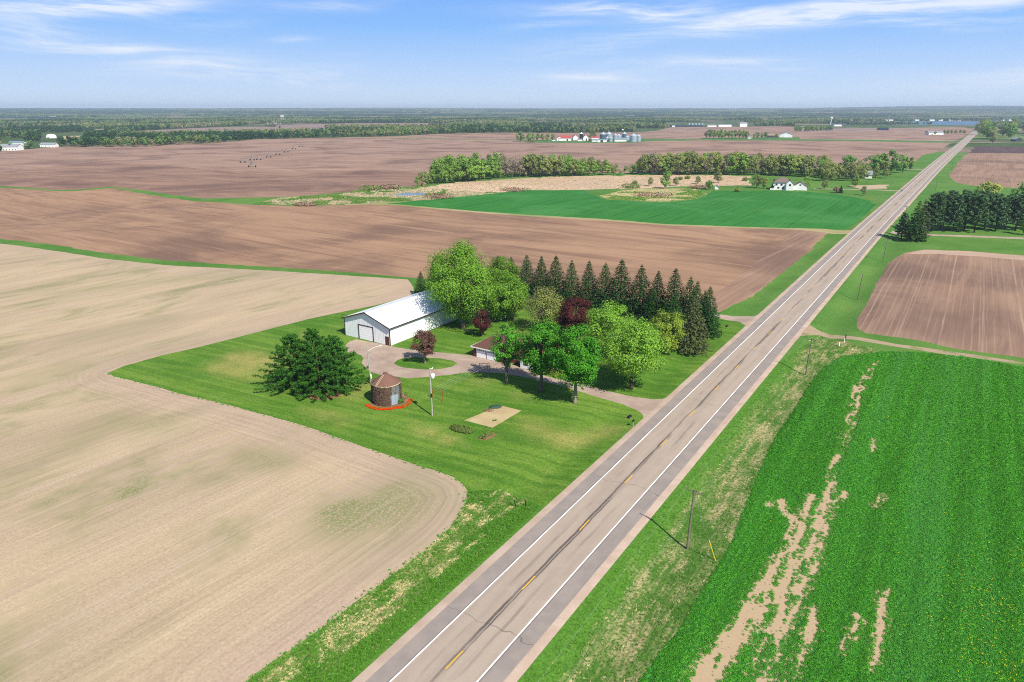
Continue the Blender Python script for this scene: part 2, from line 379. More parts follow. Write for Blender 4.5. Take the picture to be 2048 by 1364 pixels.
def build_terrain():
    verts = []; edges = []
    # adaptive polar grid about the camera
    r = 14.; ring = 0
    while r < 17800:
        for a in np.linspace(-48, 48, 97 if r > 60 else 49):
            q = R(a + (.5 if ring % 2 else 0)); verts.append((r * math.sin(q), r * math.cos(q)))
        if ring % 3 == 0:
            for a in np.arange(54, 306, 6): verts.append((r * math.sin(R(a)), r * math.cos(R(a))))
        r *= 1.032; ring += 1
    verts.append((0, 0))
    # rows of points along the ditches
    for s_ in np.arange(-60, 300, 2.5):
        for t_ in (-18, -15.5, -13, -11, -9.2, -8, 8, 9.5, 11.5, 13.5, 16, 18.5): verts.append(tuple(st(s_ + .3 * t_, t_)))
    # fine points where the alfalfa has bare strips
    bx, by = np.meshgrid(np.arange(0, 110, .34), np.arange(44, 165, .42)); bx, by = bx.ravel(), by.ravel()
    m = BARE_D(bx, by) < 2.6
    verts += list(zip(bx[m] + .1 * np.sin(by[m] * 7), by[m]))
    for name, p in REG + [('road_bed', np.array(ROAD_SOIL))]:
        n0 = len(verts); verts += [tuple(q) for q in p]
        n = len(p); edges += [(n0 + i, n0 + (i + 1) % n) for i in range(n)]
    res = delaunay_2d_cdt([Vector(v) for v in verts], edges, [], 0, 1e-3, False)
    V = np.array([(v.x, v.y) for v in res[0]]); T = np.array([f for f in res[2] if len(f) == 3])
    ce = V[T].mean(1); d = np.hypot(ce[:, 0], ce[:, 1])
    lab = np.where(d > 1150, 1, 0); names = ['meadow', 'woodland_floor']
    for name, p in REG + [('road_bed', np.array(ROAD_SOIL))]:
        if name not in names: names.append(name)
        lab[inside(p, ce[:, 0], ce[:, 1])] = names.index(name)
    e1 = V[T[:, 1]] - V[T[:, 0]]; e2 = V[T[:, 2]] - V[T[:, 0]]
    flip = (e1[:, 0] * e2[:, 1] - e1[:, 1] * e2[:, 0]) < 0
    T[flip] = T[flip][:, ::-1]
    Z = height(V[:, 0], V[:, 1])
    return V, T, Z, lab, names

BARE = [  # bare strips in the near alfalfa: photograph points and half widths in metres
    ([(1470, 1450), (1510, 1364), (1545, 1290), (1572, 1230), (1612, 1140), (1632, 1080), (1655, 1015), (1660, 960)], (1.0, 1.0, 1.0, 1.1, 1.2, 1.2, .9, .35)),
    ([(1660, 960), (1664, 930), (1690, 880), (1712, 800), (1735, 740), (1756, 722)], (.3, .35, .5, 1.1, .9, .5)),
    ([(1700, 850), (1705, 810), (1730, 770)], (.3, 1.2, .4)),
    ([(1350, 1440), (1400, 1364), (1450, 1300), (1500, 1235), (1545, 1165), (1580, 1100), (1600, 1040), (1624, 990)], (1.3, 1.4, 1.3, 1.2, 1.5, 1.3, .7, .3)),
    ([(1560, 1180), (1575, 1120), (1600, 1060)], (1.2, 1.4, .5)),
    ([(1640, 1000), (1670, 1010), (1690, 985)], (.3, .6, .2)),
    ([(1555, 1400), (1590, 1330), (1625, 1250), (1632, 1215)], (.6, .6, .5, .2)),
    ([(1745, 1340), (1755, 1290), (1765, 1250), (1760, 1200), (1770, 1180)], (.2, .3, .3, .5, .2)),
    ([(1735, 1245), (1715, 1235)], (.3, .3)), ([(1685, 1300), (1712, 1250)], (.25, .3)), ([(1752, 1010), (1765, 990)], (.4, .3)),
    ([(1540, 1010), (1560, 1000), (1575, 1030)], (.3, .3, .3)), ([(1745, 900), (1748, 880)], (.25, .25))]
_BL = None
def BARE_D(x, y):
    """distance beyond the edge of the nearest bare strip (negative inside)"""
    global _BL
    if _BL is None:
        _BL = []
        for pts, ws in BARE:
            g = PX(pts)
            for i in range(len(g) - 1): _BL.append((g[i], g[i + 1], ws[i], ws[i + 1]))
    best = np.full(len(x), 99.)
    for a, b, w0, w1 in _BL:
        ab = b - a; L2 = ab @ ab
        t = np.clip(((x - a[0]) * ab[0] + (y - a[1]) * ab[1]) / L2, 0, 1)
        dd = np.hypot(x - a[0] - t * ab[0], y - a[1] - t * ab[1]) - (w0 + (w1 - w0) * t)
        best = np.minimum(best, dd)
    return best + .22
def soil_amount(x, y):
    return np.clip(.9 - (BARE_D(x, y) + .7 * (vnoise(x, y, 1.2) - .5)) / 1.5, 0, 1)
def bare_amount(x, y):
    s_, t_ = road_st(x, y)
    env = np.clip(1 - (BARE_D(x, y) + .05) / 1.15, 0, 1.15)
    streak = .6 * vnoise(s_ / 9, t_ * 1.0, .42) + .4 * vnoise(s_ / 6 + 40, t_, 1.0); patch = .5 * vnoise(s_ / 1.8, t_, .34) + .5 * vnoise(s_ / 2 + 7, t_ + 3, .9)
    return np.clip((env + (streak - .5) * 2.2 + (patch - .5) * 1.6 - .66) * 1.5, 0, 1) * (env > 0)

# ------------------------------------------------------------------ ground materials
def ground_mat(name, fn, rough=.95, spec=.1):
    def f(nt, out):
        col, h, st_, di = fn(nt)
        principled(nt, out, col, rough, spec, nt.bump(h, st_, di) if h is not None else None)
    return material(name, f)

def soil_fn(az, c1, c2, c3, rowscale=1.3, contrast=.5, big=1.0, lines=.30, period=None):
    def fn(nt):
        o = nt.obj()
        v = nt.rows(az, .012, .075)
        drift = nt.noise(v, 1.0 * big, 5, .6, .6)
        v2 = nt.rows(az, .02, rowscale)
        row = nt.noise(v2, 1, 3, .6)
        blot = nt.noise(o, .012, 4, .6, .5)
        grain = nt.rng(nt.noise(o, 1.8, 3, .7), .28, .72, 0, 1, False)
        col = nt.mix(nt.rng(drift, .32, .68), c1, c2)
        col = nt.mix(nt.math('MULTIPLY', nt.rng(blot, .46, .66), .8), col, c3)  # soil tone patches; their raised contrast also stands in for relief shading
        k = nt.math('ADD', nt.math('MULTIPLY', row, contrast), nt.math('MULTIPLY', grain, contrast * .45))
        k = nt.math('ADD', k, 1 - contrast * .73)
        col = nt.mix(1, col, k, 'MULTIPLY')
        if period:                                   # planter rows and the paired tracks of each pass
            sx = nt.node('ShaderNodeSeparateXYZ'); nt.put(sx.inputs[0], nt.rows(az, 1, 1)); yy = nt.math('ADD', sx.outputs[1], nt.math('MULTIPLY', drift, 1.2))
            for pp, amt, cc in ((period, .42, C(214, 184, 160)), (period * 5.5, .34, C(220, 192, 168))):
                f_ = nt.math('ABSOLUTE', nt.math('SUBTRACT', nt.math('FRACT', nt.math('DIVIDE', yy, pp)), .5)); col = nt.mix(nt.math('MULTIPLY', nt.rng(f_, (.38 if pp == period else .46), .485, 0, amt), nt.rng(row, .35, .62, .15, 1)), col, cc)
        ln = nt.noise(nt.rows(az + 4, .008, .22), 1, 4, .7, .4)
        col = nt.mix(nt.rng(ln, .54, .66, 0, lines), col, c3)
        col = nt.mix(nt.rng(ln, .34, .44, lines * 1.3, 0), col, c1)
        return col, None, 0, 0
    return fn
ground_mat('far_field', soil_fn(100, C(200, 166, 144), C(176, 143, 126), C(142, 113, 102), .5, .4, 1., .5))
ground_mat('hill_field', soil_fn(105, C(188, 152, 130), C(160, 127, 110), C(132, 103, 92), .6, .4, 1., .5))
ground_mat('plowed_field', soil_fn(-58, C(200, 161, 130), C(174, 138, 113), C(138, 109, 94), .8, .55, 1., .55))
ground_mat('field_margin', soil_fn(35, C(196, 160, 134), C(170, 137, 117), C(142, 113, 101), .9, .6, 1., .6))
ground_mat('tilled_field', soil_fn(33.3, C(190, 156, 132), C(172, 138, 118), C(136, 110, 98), 1.1, .5, 1., .4, 1.7))
ground_mat('dark_field', soil_fn(33.3, C(118, 96, 94), C(105, 86, 86), C(95, 80, 80), .8, .4))
ground_mat('field_headland', soil_fn(95, C(222, 192, 168), C(208, 176, 152), C(190, 160, 140), 1.0, .4))
ground_mat('distant_field', soil_fn(100, C(185, 160, 148), C(165, 142, 132), C(150, 130, 122), .4, .2))
ground_mat('pale_distant_field', soil_fn(100, C(222, 205, 160), C(210, 190, 150), C(190, 180, 130), .4, .2))
ground_mat('field_track', soil_fn(-60, C(205, 190, 145), C(190, 178, 125), C(150, 165, 90), .8, .3))

def stubble_fn(nt):
    o = nt.obj()
    drift = nt.noise(nt.rows(37, .014, .06), 1, 5, .6, .5)
    row = nt.rng(nt.noise(nt.rows(37, .05, 3.2), 1, 3, .7), .30, .70, 0, 1, False)
    row2 = nt.noise(nt.rows(37, .012, .42), 1, 3, .6)
    blot = nt.noise(nt.rows(37, .02, .05), 1.1, 5, .65, .8)
    blot2 = nt.noise(o, .05, 4, .65, .3)
    grain = nt.rng(nt.noise(o, 2.6, 3, .7), .28, .72, 0, 1, False)
    col = nt.mix(nt.rng(drift, .35, .65), C(224, 200, 166), C(206, 184, 154))
    col = nt.mix(nt.rng(row2, .5, .7), col, C(214, 188, 164))
    g = nt.math('MULTIPLY', nt.rng(blot, .46, .66), nt.rng(blot2, .34, .58))
    g = nt.math('ADD', g, nt.attr('weed'), clamp=True)
    g = nt.math('MULTIPLY', g, nt.rng(grain, .22, .60))
    col = nt.mix(nt.math('MULTIPLY', g, .85), col, C(134, 148, 88))
    ln = nt.noise(nt.rows(36, .008, .34), 1, 4, .7, .3)
    col = nt.mix(nt.rng(ln, .53, .66, 0, .26), col, C(178, 158, 132)); col = nt.mix(nt.rng(ln, .34, .46, .3, 0), col, C(228, 208, 182))
    col = nt.mix(nt.math('MULTIPLY', nt.attr('head'), .75), col, C(208, 182, 162))
    cx = nt.node('ShaderNodeCombineXYZ'); nt.put(cx.inputs[0], nt.math('MULTIPLY', nt.attr('ed'), 1.5)); sx = nt.node('ShaderNodeSeparateXYZ'); nt.put(sx.inputs[0], o); nt.put(cx.inputs[1], nt.math('MULTIPLY', sx.outputs[0], .05))
    turn = nt.rng(nt.noise(cx.outputs[0], 1, 3, .7), .30, .70, 0, 1, False)
    row = nt.mix(nt.rng(nt.attr('ed'), 7, 15, 1, 0), row, turn)
    k = nt.math('ADD', nt.math('MULTIPLY', row, .26), nt.math('MULTIPLY', grain, .34))
    col = nt.mix(1, col, nt.math('ADD', k, .71), 'MULTIPLY')
    return col, None, 0, 0
ground_mat('stubble_field', stubble_fn)

def lawn_fn(nt):
    o = nt.obj()
    patch = nt.noise(o, .045, 5, .62, .4)
    mid = nt.noise(o, .28, 4, .65)
    stripe = nt.noise(nt.rows(118, .01, .55), 1, 2, .5)
    stripe2 = nt.noise(nt.rows(104, .012, .42), 1, 2, .5)
    fine = nt.rng(nt.noise(o, 2.8, 3, .7), .28, .72, 0, 1, False)
    col = nt.mix(nt.rng(patch, .36, .64), C(98, 148, 46), C(130, 168, 64))
    col = nt.mix(nt.rng(mid, .48, .74, 0, .55), col, C(152, 176, 84))
    col = nt.mix(nt.rng(stripe, .40, .62, 0, .55), col, C(76, 128, 36))
    col = nt.mix(nt.rng(stripe2, .52, .70, 0, .4), col, C(138, 172, 66))
    col = nt.mix(nt.math('MULTIPLY', nt.attr('worn'), nt.rng(mid, .2, .6, .5, 1.)), col, C(190, 180, 106))
    k = nt.math('ADD', nt.math('MULTIPLY', fine, .8), .57)
    return nt.mix(1, col, k, 'MULTIPLY'), None, 0, 0
ground_mat('lawn', lawn_fn); ground_mat('island_lawn', lawn_fn)

def meadow_fn(dry_lo, dry_hi, g1, g2, dryc):
    def fn(nt):
        o = nt.obj()
        big = nt.noise(o, .03, 5, .65, .5); mid = nt.noise(o, .22, 4, .7, .3); fine = nt.rng(nt.noise(o, 2.4, 3, .7), .28, .72, 0, 1, False)
        col = nt.mix(nt.rng(big, .35, .65), g1, g2)
        dry = nt.rng(nt.math('ADD', nt.math('MULTIPLY', mid, .55), nt.math('MULTIPLY', big, .45)), dry_lo, dry_hi)
        dry = nt.math('MULTIPLY', dry, nt.rng(fine, .25, .6))
        col = nt.mix(dry, col, dryc)
        return nt.mix(1, col, nt.math('ADD', nt.math('MULTIPLY', fine, .6), .68), 'MULTIPLY'), None, 0, 0
    return fn
ground_mat('meadow', meadow_fn(.58, .74, C(92, 144, 56), C(116, 160, 72), C(174, 172, 108)))
ground_mat('far_grass', meadow_fn(.58, .74, C(92, 138, 66), C(110, 150, 80), C(176, 172, 118)))
def ditch_fn(nt):
    o = nt.obj()
    big = nt.noise(o, .07, 5, .68, .6); mid = nt.noise(nt.rows(33.3, .10, .7), 1, 5, .72, .5); fine = nt.rng(nt.noise(o, 2.6, 3, .7), .28, .72, 0, 1, False)
    col = nt.mix(nt.rng(big, .35, .65), C(82, 130, 46), C(108, 148, 68))
    col = nt.mix(nt.rng(nt.attr('dry'), .1, .9, .8, 0), col, C(100, 154, 54))
    dry = nt.math('MULTIPLY', nt.attr('dry'), nt.rng(nt.math('ADD', nt.math('MULTIPLY', mid, .6), nt.math('MULTIPLY', big, .4)), .44, .60))
    col = nt.mix(nt.math('MULTIPLY', dry, nt.rng(fine, .2, .55)), col, C(205, 186, 140))
    col = nt.mix(1, col, nt.math('ADD', nt.math('MULTIPLY', fine, .85), .6), 'MULTIPLY')
    return col, None, 0, 0
ground_mat('ditch_grass', ditch_fn)
def wood_fn(nt):
    o = nt.obj(); a = nt.noise(o, .0022, 4, .6); b = nt.noise(o, .02, 4, .7)
    col = nt.mix(nt.rng(b, .35, .65), C(70, 98, 50), C(96, 120, 62))
    col = nt.mix(nt.rng(a, .52, .58), col, C(160, 140, 118)); return nt.mix(nt.rng(a, .36, .42, 1, 0), col, C(128, 152, 84)), None, 0, 0
ground_mat('woodland_floor', wood_fn)
ground_mat('marsh', meadow_fn(.40, .56, C(96, 140, 62), C(120, 150, 80), C(200, 172, 138)))
ground_mat('reed_bed', soil_fn(95, C(226, 200, 170), C(214, 186, 158), C(198, 172, 142), .5, .4))
ground_mat('dry_grass_patch', meadow_fn(.38, .50, C(120, 156, 74), C(150, 168, 90), C(214, 198, 132)))

def alfalfa_fn(nt):
    o = nt.obj()
    band = nt.noise(nt.rows(33.3, .012, .55), 1, 3, .6); band2 = nt.noise(nt.rows(33.3, .006, .13), 1, 4, .6)
    mid = nt.noise(o, .5, 4, .65); fine = nt.noise(o, 2.4, 4, .75); big = nt.noise(o, .02, 4, .6, .4)
    col = nt.mix(nt.rng(band, .38, .62), C(54, 130, 48), C(72, 148, 60))
    col = nt.mix(nt.rng(band2, .42, .62, 0, .6), col, C(62, 146, 62))
    col = nt.mix(nt.rng(big, .48, .66, 0, .5), col, C(96, 166, 88))
    b = nt.rng(nt.math('ADD', nt.attr('bare'), nt.math('MULTIPLY', nt.math('SUBTRACT', fine, .5), 1.3)), .30, .62)
    k = nt.math('ADD', nt.math('MULTIPLY', fine, .9), nt.math('MULTIPLY', mid, .4))
    col = nt.mix(1, col, nt.math('ADD', k, .34), 'MULTIPLY')
    soil = nt.mix(fine, C(204, 174, 138), C(230, 204, 168))
    return nt.mix(b, col, soil), None, 0, 0
ground_mat('alfalfa_field', alfalfa_fn)

def gravel_fn(c1, c2, edge=None):
    def fn(nt):
        o = nt.obj(); a = nt.noise(o, .25, 4, .6); f = nt.noise(o, 4, 3, .7); g = nt.noise(nt.rows(112, .05, .9), 1, 3, .6)
        col = nt.mix(nt.rng(a, .35, .65), c1, c2)
        col = nt.mix(nt.rng(g, .5, .68, 0, .5), col, c2)
        return nt.mix(1, col, nt.math('ADD', nt.math('MULTIPLY', f, .4), .8), 'MULTIPLY'), None, 0, 0
    return fn
ground_mat('driveway', gravel_fn(C(212, 190, 172), C(194, 170, 156)))
ground_mat('far_lane', gravel_fn(C(214, 200, 180), C(200, 184, 166)))
ground_mat('gravel', gravel_fn(C(232, 208, 188), C(216, 190, 170)))
ground_mat('sand_bed', gravel_fn(C(226, 206, 158), C(212, 186, 142)))
ground_mat('mulch_bed', gravel_fn(C(150, 116, 84), C(176, 140, 104)))
ground_mat('concrete_apron', gravel_fn(C(216, 196, 172), C(200, 180, 158)))
def lane_fn(nt):
    o = nt.obj()
    a = nt.noise(o, .16, 5, .7); f = nt.noise(o, 3, 3, .7); g = nt.noise(nt.rows(100, .03, .8), 1, 3, .6)
    col = nt.mix(nt.rng(a, .50, .66), C(202, 178, 150), C(140, 152, 82))
    col = nt.mix(nt.rng(g, .52, .66, 0, .5), col, C(176, 158, 122))
    return nt.mix(1, col, nt.math('ADD', nt.math('MULTIPLY', f, .5), .75), 'MULTIPLY'), None, 0, 0
ground_mat('farm_lane', lane_fn)
def water_mat(nt, out):
    n = nt.noise(nt.obj(), .8, 3, .6)
    principled(nt, out, nt.mix(n, (.06, .12, .19, 1), (.08, .15, .22, 1)), .45, .12, nt.bump(n, .3, .3))
material('lake', water_mat)
material('pond', lambda nt, out: principled(nt, out, nt.mix(nt.noise(nt.obj(), .3, 3, .6), (.10, .15, .20, 1), (.20, .24, .27, 1)), .3, .3))

# ------------------------------------------------------------------ mesh helpers
def mesh_np(name, V, Fq, mats, smooth=False, attrs=None):
    V = np.asarray(V, np.float32); Fq = np.asarray(Fq, np.int32); k = Fq.shape[1]; n = len(Fq)
    me = bpy.data.meshes.new(name)
    me.vertices.add(len(V)); me.vertices.foreach_set('co', V.ravel())
    me.loops.add(n * k); me.loops.foreach_set('vertex_index', Fq.ravel())
    me.polygons.add(n); me.polygons.foreach_set('loop_start', np.arange(0, n * k, k, dtype=np.int32))
    me.polygons.foreach_set('loop_total', np.full(n, k, np.int32))
    if smooth: me.polygons.foreach_set('use_smooth', np.ones(n, bool))
    for an, vals in (attrs or {}).items():
        at = me.attributes.new(an, 'FLOAT', 'POINT'); at.data.foreach_set('value', np.asarray(vals, np.float32))
    me.update(); me.validate()
    for m in (mats if isinstance(mats, (list, tuple)) else [mats]): me.materials.append(MATS[m] if isinstance(m, str) else m)
    return me
def link(name, data, parent=None, loc=None, rotz=0., **props):
    o = bpy.data.objects.new(name, data); COL.objects.link(o)
    if parent is not None: o.parent = parent
    if loc is not None: o.location = loc
    if rotz: o.rotation_euler = (0, 0, rotz)
    for k, v in props.items(): o[k] = v
    return o
def thing(name, label, cat, loc, rotz=0., group=None):
    o = link(name, None, None, loc, rotz, label=label, category=cat)
    o.empty_display_size = .3
    if group: o['group'] = group
    return o
class MB:
    """collects faces of one part"""
    def __init__(s): s.v = []; s.f = []
    def quad(s, *p):
        n = len(s.v); s.v += [tuple(q) for q in p]; s.f.append(tuple(range(n, n + len(p)))); return s
    def box(s, x0, x1, y0, y1, z0, z1):
        n = len(s.v); s.v += [(x, y, z) for z in (z0, z1) for x, y in ((x0, y0), (x1, y0), (x1, y1), (x0, y1))]
        s.f += [tuple(n + i for i in f) for f in ((3, 2, 1, 0), (4, 5, 6, 7), (0, 1, 5, 4), (1, 2, 6, 5), (2, 3, 7, 6), (3, 0, 4, 7))]; return s
    def slab(s, pts, th):
        """thick plate under the planar polygon pts"""
        n = len(s.v); k = len(pts); s.v += [tuple(p) for p in pts] + [(p[0], p[1], p[2] - th) for p in pts]
        s.f.append(tuple(range(n, n + k))); s.f.append(tuple(range(n + 2 * k - 1, n + k - 1, -1)))
        for i in range(k): s.f.append((n + i, n + k + i, n + k + (i + 1) % k, n + (i + 1) % k))
        return s
    def prism(s, prof, y0, y1):
        """profile in x,z carried along y"""
        n = len(s.v); k = len(prof); s.v += [(x, y0, z) for x, z in prof] + [(x, y1, z) for x, z in prof]
        s.f.append(tuple(range(n, n + k))); s.f.append(tuple(range(n + 2 * k - 1, n + k - 1, -1)))
        for i in range(k): s.f.append((n + (i + 1) % k, n + i, n + k + i, n + k + (i + 1) % k))
        return s
    def tube(s, pts, rad, sides=6, cap=True):
        pts = [Vector(p) for p in pts]; rad = rad if hasattr(rad, '__len__') else [rad] * len(pts); rings = []
        for i, p in enumerate(pts):
            d = (pts[min(i + 1, len(pts) - 1)] - pts[max(i - 1, 0)]).normalized()
            a = d.cross(Vector((0, 0, 1)) if abs(d.z) < .95 else Vector((1, 0, 0))).normalized(); b = d.cross(a)
            n = len(s.v); rings.append(n)
            s.v += [tuple(p + (a * math.cos(q) + b * math.sin(q)) * rad[i]) for q in (2 * math.pi * k / sides for k in range(sides))]
        for r0, r1 in zip(rings, rings[1:]):
            for k in range(sides): s.f.append((r0 + k, r0 + (k + 1) % sides, r1 + (k + 1) % sides, r1 + k))
        if cap:
            s.f.append(tuple(rings[-1] + k for k in range(sides))); s.f.append(tuple(rings[0] + k for k in reversed(range(sides))))
        return s
    def lathe(s, prof, sides=24, cx=0, cy=0):
        n = len(s.v)
        for r, z in prof: s.v += [(cx + r * math.cos(2 * math.pi * k / sides), cy + r * math.sin(2 * math.pi * k / sides), z) for k in range(sides)]
        for i in range(len(prof) - 1):
            a, b = n + i * sides, n + (i + 1) * sides
            for k in range(sides): s.f.append((a + k, a + (k + 1) % sides, b + (k + 1) % sides, b + k))
        return s
    def mesh(s, name, mat, smooth=False):
        me = bpy.data.meshes.new(name); me.from_pydata(s.v, [], s.f); me.update()
        me.materials.append(MATS[mat])
        if smooth: me.polygons.foreach_set('use_smooth', np.ones(len(me.polygons), bool))
        return me
    def build(s, name, mat, parent=None, smooth=False, **props):
        return link(name, s.mesh(name, mat, smooth), parent, **props)

# ------------------------------------------------------------------ terrain objects
V, T, Z, LAB, NAMES = build_terrain()
STRUCT_LABEL = {'stubble_field': 'pale tan field with faint green weeds', 'alfalfa_field': 'green alfalfa'}
def near_line(x, y, pts, w):
    g = PX(pts); best = np.full(len(x), 1e9)
    for a, b in zip(g, g[1:]):
        ab = b - a; t = np.clip(((x - a[0]) * ab[0] + (y - a[1]) * ab[1]) / (ab @ ab), 0, 1)
        best = np.minimum(best, np.hypot(x - a[0] - t * ab[0], y - a[1] - t * ab[1]))
    return np.exp(-(best / w) ** 2)
for i, nm in enumerate(NAMES):
    if nm == 'road_bed': continue
    tri = T[LAB == i]
    if not len(tri): continue
    ids, inv = np.unique(tri, return_inverse=True); tri = inv.reshape(-1, 3)
    x, y = V[ids, 0], V[ids, 1]; z = Z[ids]
    at = {}
    if nm == 'alfalfa_field': at['bare'] = soil_amount(x, y)
    if nm == 'stubble_field':
        at['weed'] = np.clip(1.1 * near_line(x, y, [(700, 1040), (780, 1010), (840, 1010)], 5.5) + .55 * near_line(x, y, [(840, 1010), (880, 990), (800, 940)], 4)
                             + .7 * near_line(x, y, [(560, 925), (480, 905)], 3) + .6 * near_line(x, y, [(250, 840), (330, 850)], 4) + .5 * near_line(x, y, [(180, 870), (140, 900)], 4)
                             + .5 * near_line(x, y, [(120, 590), (320, 560), (560, 545)], 7) + .45 * near_line(x, y, [(60, 760), (140, 735)], 5) + .4 * near_line(x, y, [(150, 680), (330, 640)], 5), 0, 1)
        g_ = PX(TAN_EDGE + TAN_REST[:8]); ed = np.full(len(x), 1e9)
        for a_, b_ in zip(g_, g_[1:]):
            ab = b_ - a_; t_ = np.clip(((x - a_[0]) * ab[0] + (y - a_[1]) * ab[1]) / (ab @ ab), 0, 1); ed = np.minimum(ed, np.hypot(x - a_[0] - t_ * ab[0], y - a_[1] - t_ * ab[1]))
        at['ed'] = np.minimum(ed, 60)
        at['head'] = np.clip(near_line(x, y, TAN_EDGE + TAN_REST[:8], 7) * 1.2 + .8 * near_line(x, y, TAN_REST[-8:], 9), 0, 1) * (.6 + .4 * vnoise(x, y, 6))
    if nm in ('lawn', 'island_lawn'):
        at['worn'] = np.clip(1.0 * near_line(x, y, [(480, 715), (540, 725)], 4.2) + .8 * near_line(x, y, [(440, 735), (505, 748)], 3) + 1.2 * near_line(x, y, [(1013, 786), (1022, 787)], 1.1)
                             + 1.0 * near_line(x, y, [(1042, 796), (1050, 797)], 1.0) + .7 * near_line(x, y, [(955, 768), (975, 766)], 1.6) + .7 * near_line(x, y, [(830, 856), (900, 880)], 1.6)
                             + .7 * near_line(x, y, [(735, 775), (700, 790)], 2) + .6 * near_line(x, y, [(1225, 860), (1150, 880)], 2.5) + .5 * near_line(x, y, [(620, 825), (690, 840)], 2) + .55 * near_line(x, y, [(1060, 850), (1120, 880)], 3)
                             + .9 * near_line(x, y, [(607, 671), (614, 671)], 1.2), 0, 1)
    if nm == 'ditch_grass':
        s_, t_ = road_st(x, y)
        at['dry'] = np.where(t_ > 0, S(9.2, 11.5, t_ + 1.6 * (vnoise(x, y, 5) - .5)), S(10.0, 12.0, -t_ + 1.6 * (vnoise(x, y, 5) - .5))) * np.where(t_ > 0, 1, .95)
    me = mesh_np(nm, np.c_[x, y, z], tri, nm, True, at)
    link(nm, me, kind='structure')

# ------------------------------------------------------------------ road
def asphalt(nt, out):
    t = nt.attr('t'); o = nt.obj()
    n1 = nt.noise(nt.rows(33.3, .05, .7), 1, 4, .6); f = nt.noise(o, 5, 3, .7); n2 = nt.noise(o, .35, 4, .6)
    at = nt.math('ABSOLUTE', t)
    col = nt.mix(nt.rng(n1, .35, .65), C(208, 190, 172), C(196, 178, 162))
    col = nt.mix(nt.rng(n2, .45, .7, 0, .5), col, C(212, 194, 178))
    sh = nt.mix(nt.rng(n2, .35, .65), C(186, 173, 164), C(174, 162, 155))
    col = nt.mix(nt.rng(at, 3.78, 3.84), col, sh)
    # wheel paths and sealed cracks
    wig = nt.noise(nt.rows(33.3, .06, .06), 1, 4, .7)
    br = nt.noise(nt.rows(33.3, .05, .2), 1, 3, .6)
    tc = nt.math('ADD', t, nt.math('MULTIPLY', nt.math('SUBTRACT', wig, .5), 1.1))
    def line(c, w, lo, hi, amp):
        k = nt.rng(nt.math('ABSOLUTE', nt.math('SUBTRACT', tc, c)), w * .35, w, 1, 0)
        return nt.math('MULTIPLY', nt.math('MULTIPLY', k, nt.rng(br, lo, hi)), amp)
    crack = nt.math('ADD', line(-.28, .26, .36, .56, .8), line(.12, .16, .44, .6, .8))
    crack = nt.math('ADD', crack, line(-1.9, .3, .5, .66, .35)); crack = nt.math('ADD', crack, line(1.75, .3, .48, .64, .35))
    crack = nt.math('MULTIPLY', crack, nt.rng(f, .25, .5, .35, 1), clamp=True)
    col = nt.mix(crack, col, C(72, 68, 70))
    # a few transverse cracks
    sx = nt.node('ShaderNodeSeparateXYZ'); nt.put(sx.inputs[0], nt.rows(33.3, 1, 1))
    cr = nt.math('FRACT', nt.math('ADD', nt.math('DIVIDE', sx.outputs[0], 38.), nt.math('MULTIPLY', wig, .25)))
    col = nt.mix(nt.rng(nt.math('ABSOLUTE', nt.math('SUBTRACT', cr, .5)), .0006, .0022, .55, 0), col, C(90, 84, 84))
    seam = nt.rng(nt.math('ABSOLUTE', nt.math('SUBTRACT', at, 3.98)), .02, .10, .55, 0)
    col = nt.mix(seam, col, C(110, 102, 104))
    col = nt.mix(1, col, nt.math('ADD', nt.math('MULTIPLY', f, .3), .85), 'MULTIPLY')
    principled(nt, out, col, .85, .2)
material('asphalt', asphalt)
def paint(c, wear):
    def fn(nt, out):
        f = nt.noise(nt.obj(), 3, 4, .7)
        principled(nt, out, nt.mix(nt.rng(f, wear, wear + .1), C(185, 168, 156), c), .7, .3)
    return fn
material('white_paint', paint((.82, .82, .8, 1), .27)); material('yellow_paint', paint(C(240, 190, 70, .7), .30))
dR = np.diff(ROAD, axis=0); sR = np.r_[0, np.cumsum(np.hypot(dR[:, 0], dR[:, 1]))]
dirR = np.array([(ROAD[min(i + 1, len(ROAD) - 1)] - ROAD[max(i - 1, 0)]) for i in range(len(ROAD))]); dirR /= np.hypot(dirR[:, 0], dirR[:, 1])[:, None]
norR = np.c_[dirR[:, 1], -dirR[:, 0]]
def road_z(p): return max(0., gz(*p) + .1) if np.hypot(*p) > 500 else 0.
zR = np.array([road_z(p) for p in ROAD])
def ribbon(offs, zoff, i0=0, i1=None, jit=0.):
    """strip along the road with cross-section offsets"""
    V_, A_ = [], []; i1 = i1 or len(ROAD)
    for i in range(i0, i1):
        for o_, z_ in zip(offs, zoff):
            p = ROAD[i] + norR[i] * o_; V_.append((p[0], p[1], zR[i] + z_)); A_.append(o_)
    k = len(offs); F_ = []
    for i in range(i1 - i0 - 1):
        for j in range(k - 1): F_.append((i * k + j, i * k + j + 1, (i + 1) * k + j + 1, (i + 1) * k + j))
    return np.array(V_), np.array(F_)[:, ::1], np.array(A_)
Vv, Ff, Aa = ribbon([-6.0, -3.9, -2, 0, 2, 3.9, 6.05], [0, .03, .05, .08, .05, .03, 0])
road = link('road', mesh_np('road', Vv, Ff, 'asphalt', True, {'t': Aa}), kind='structure')
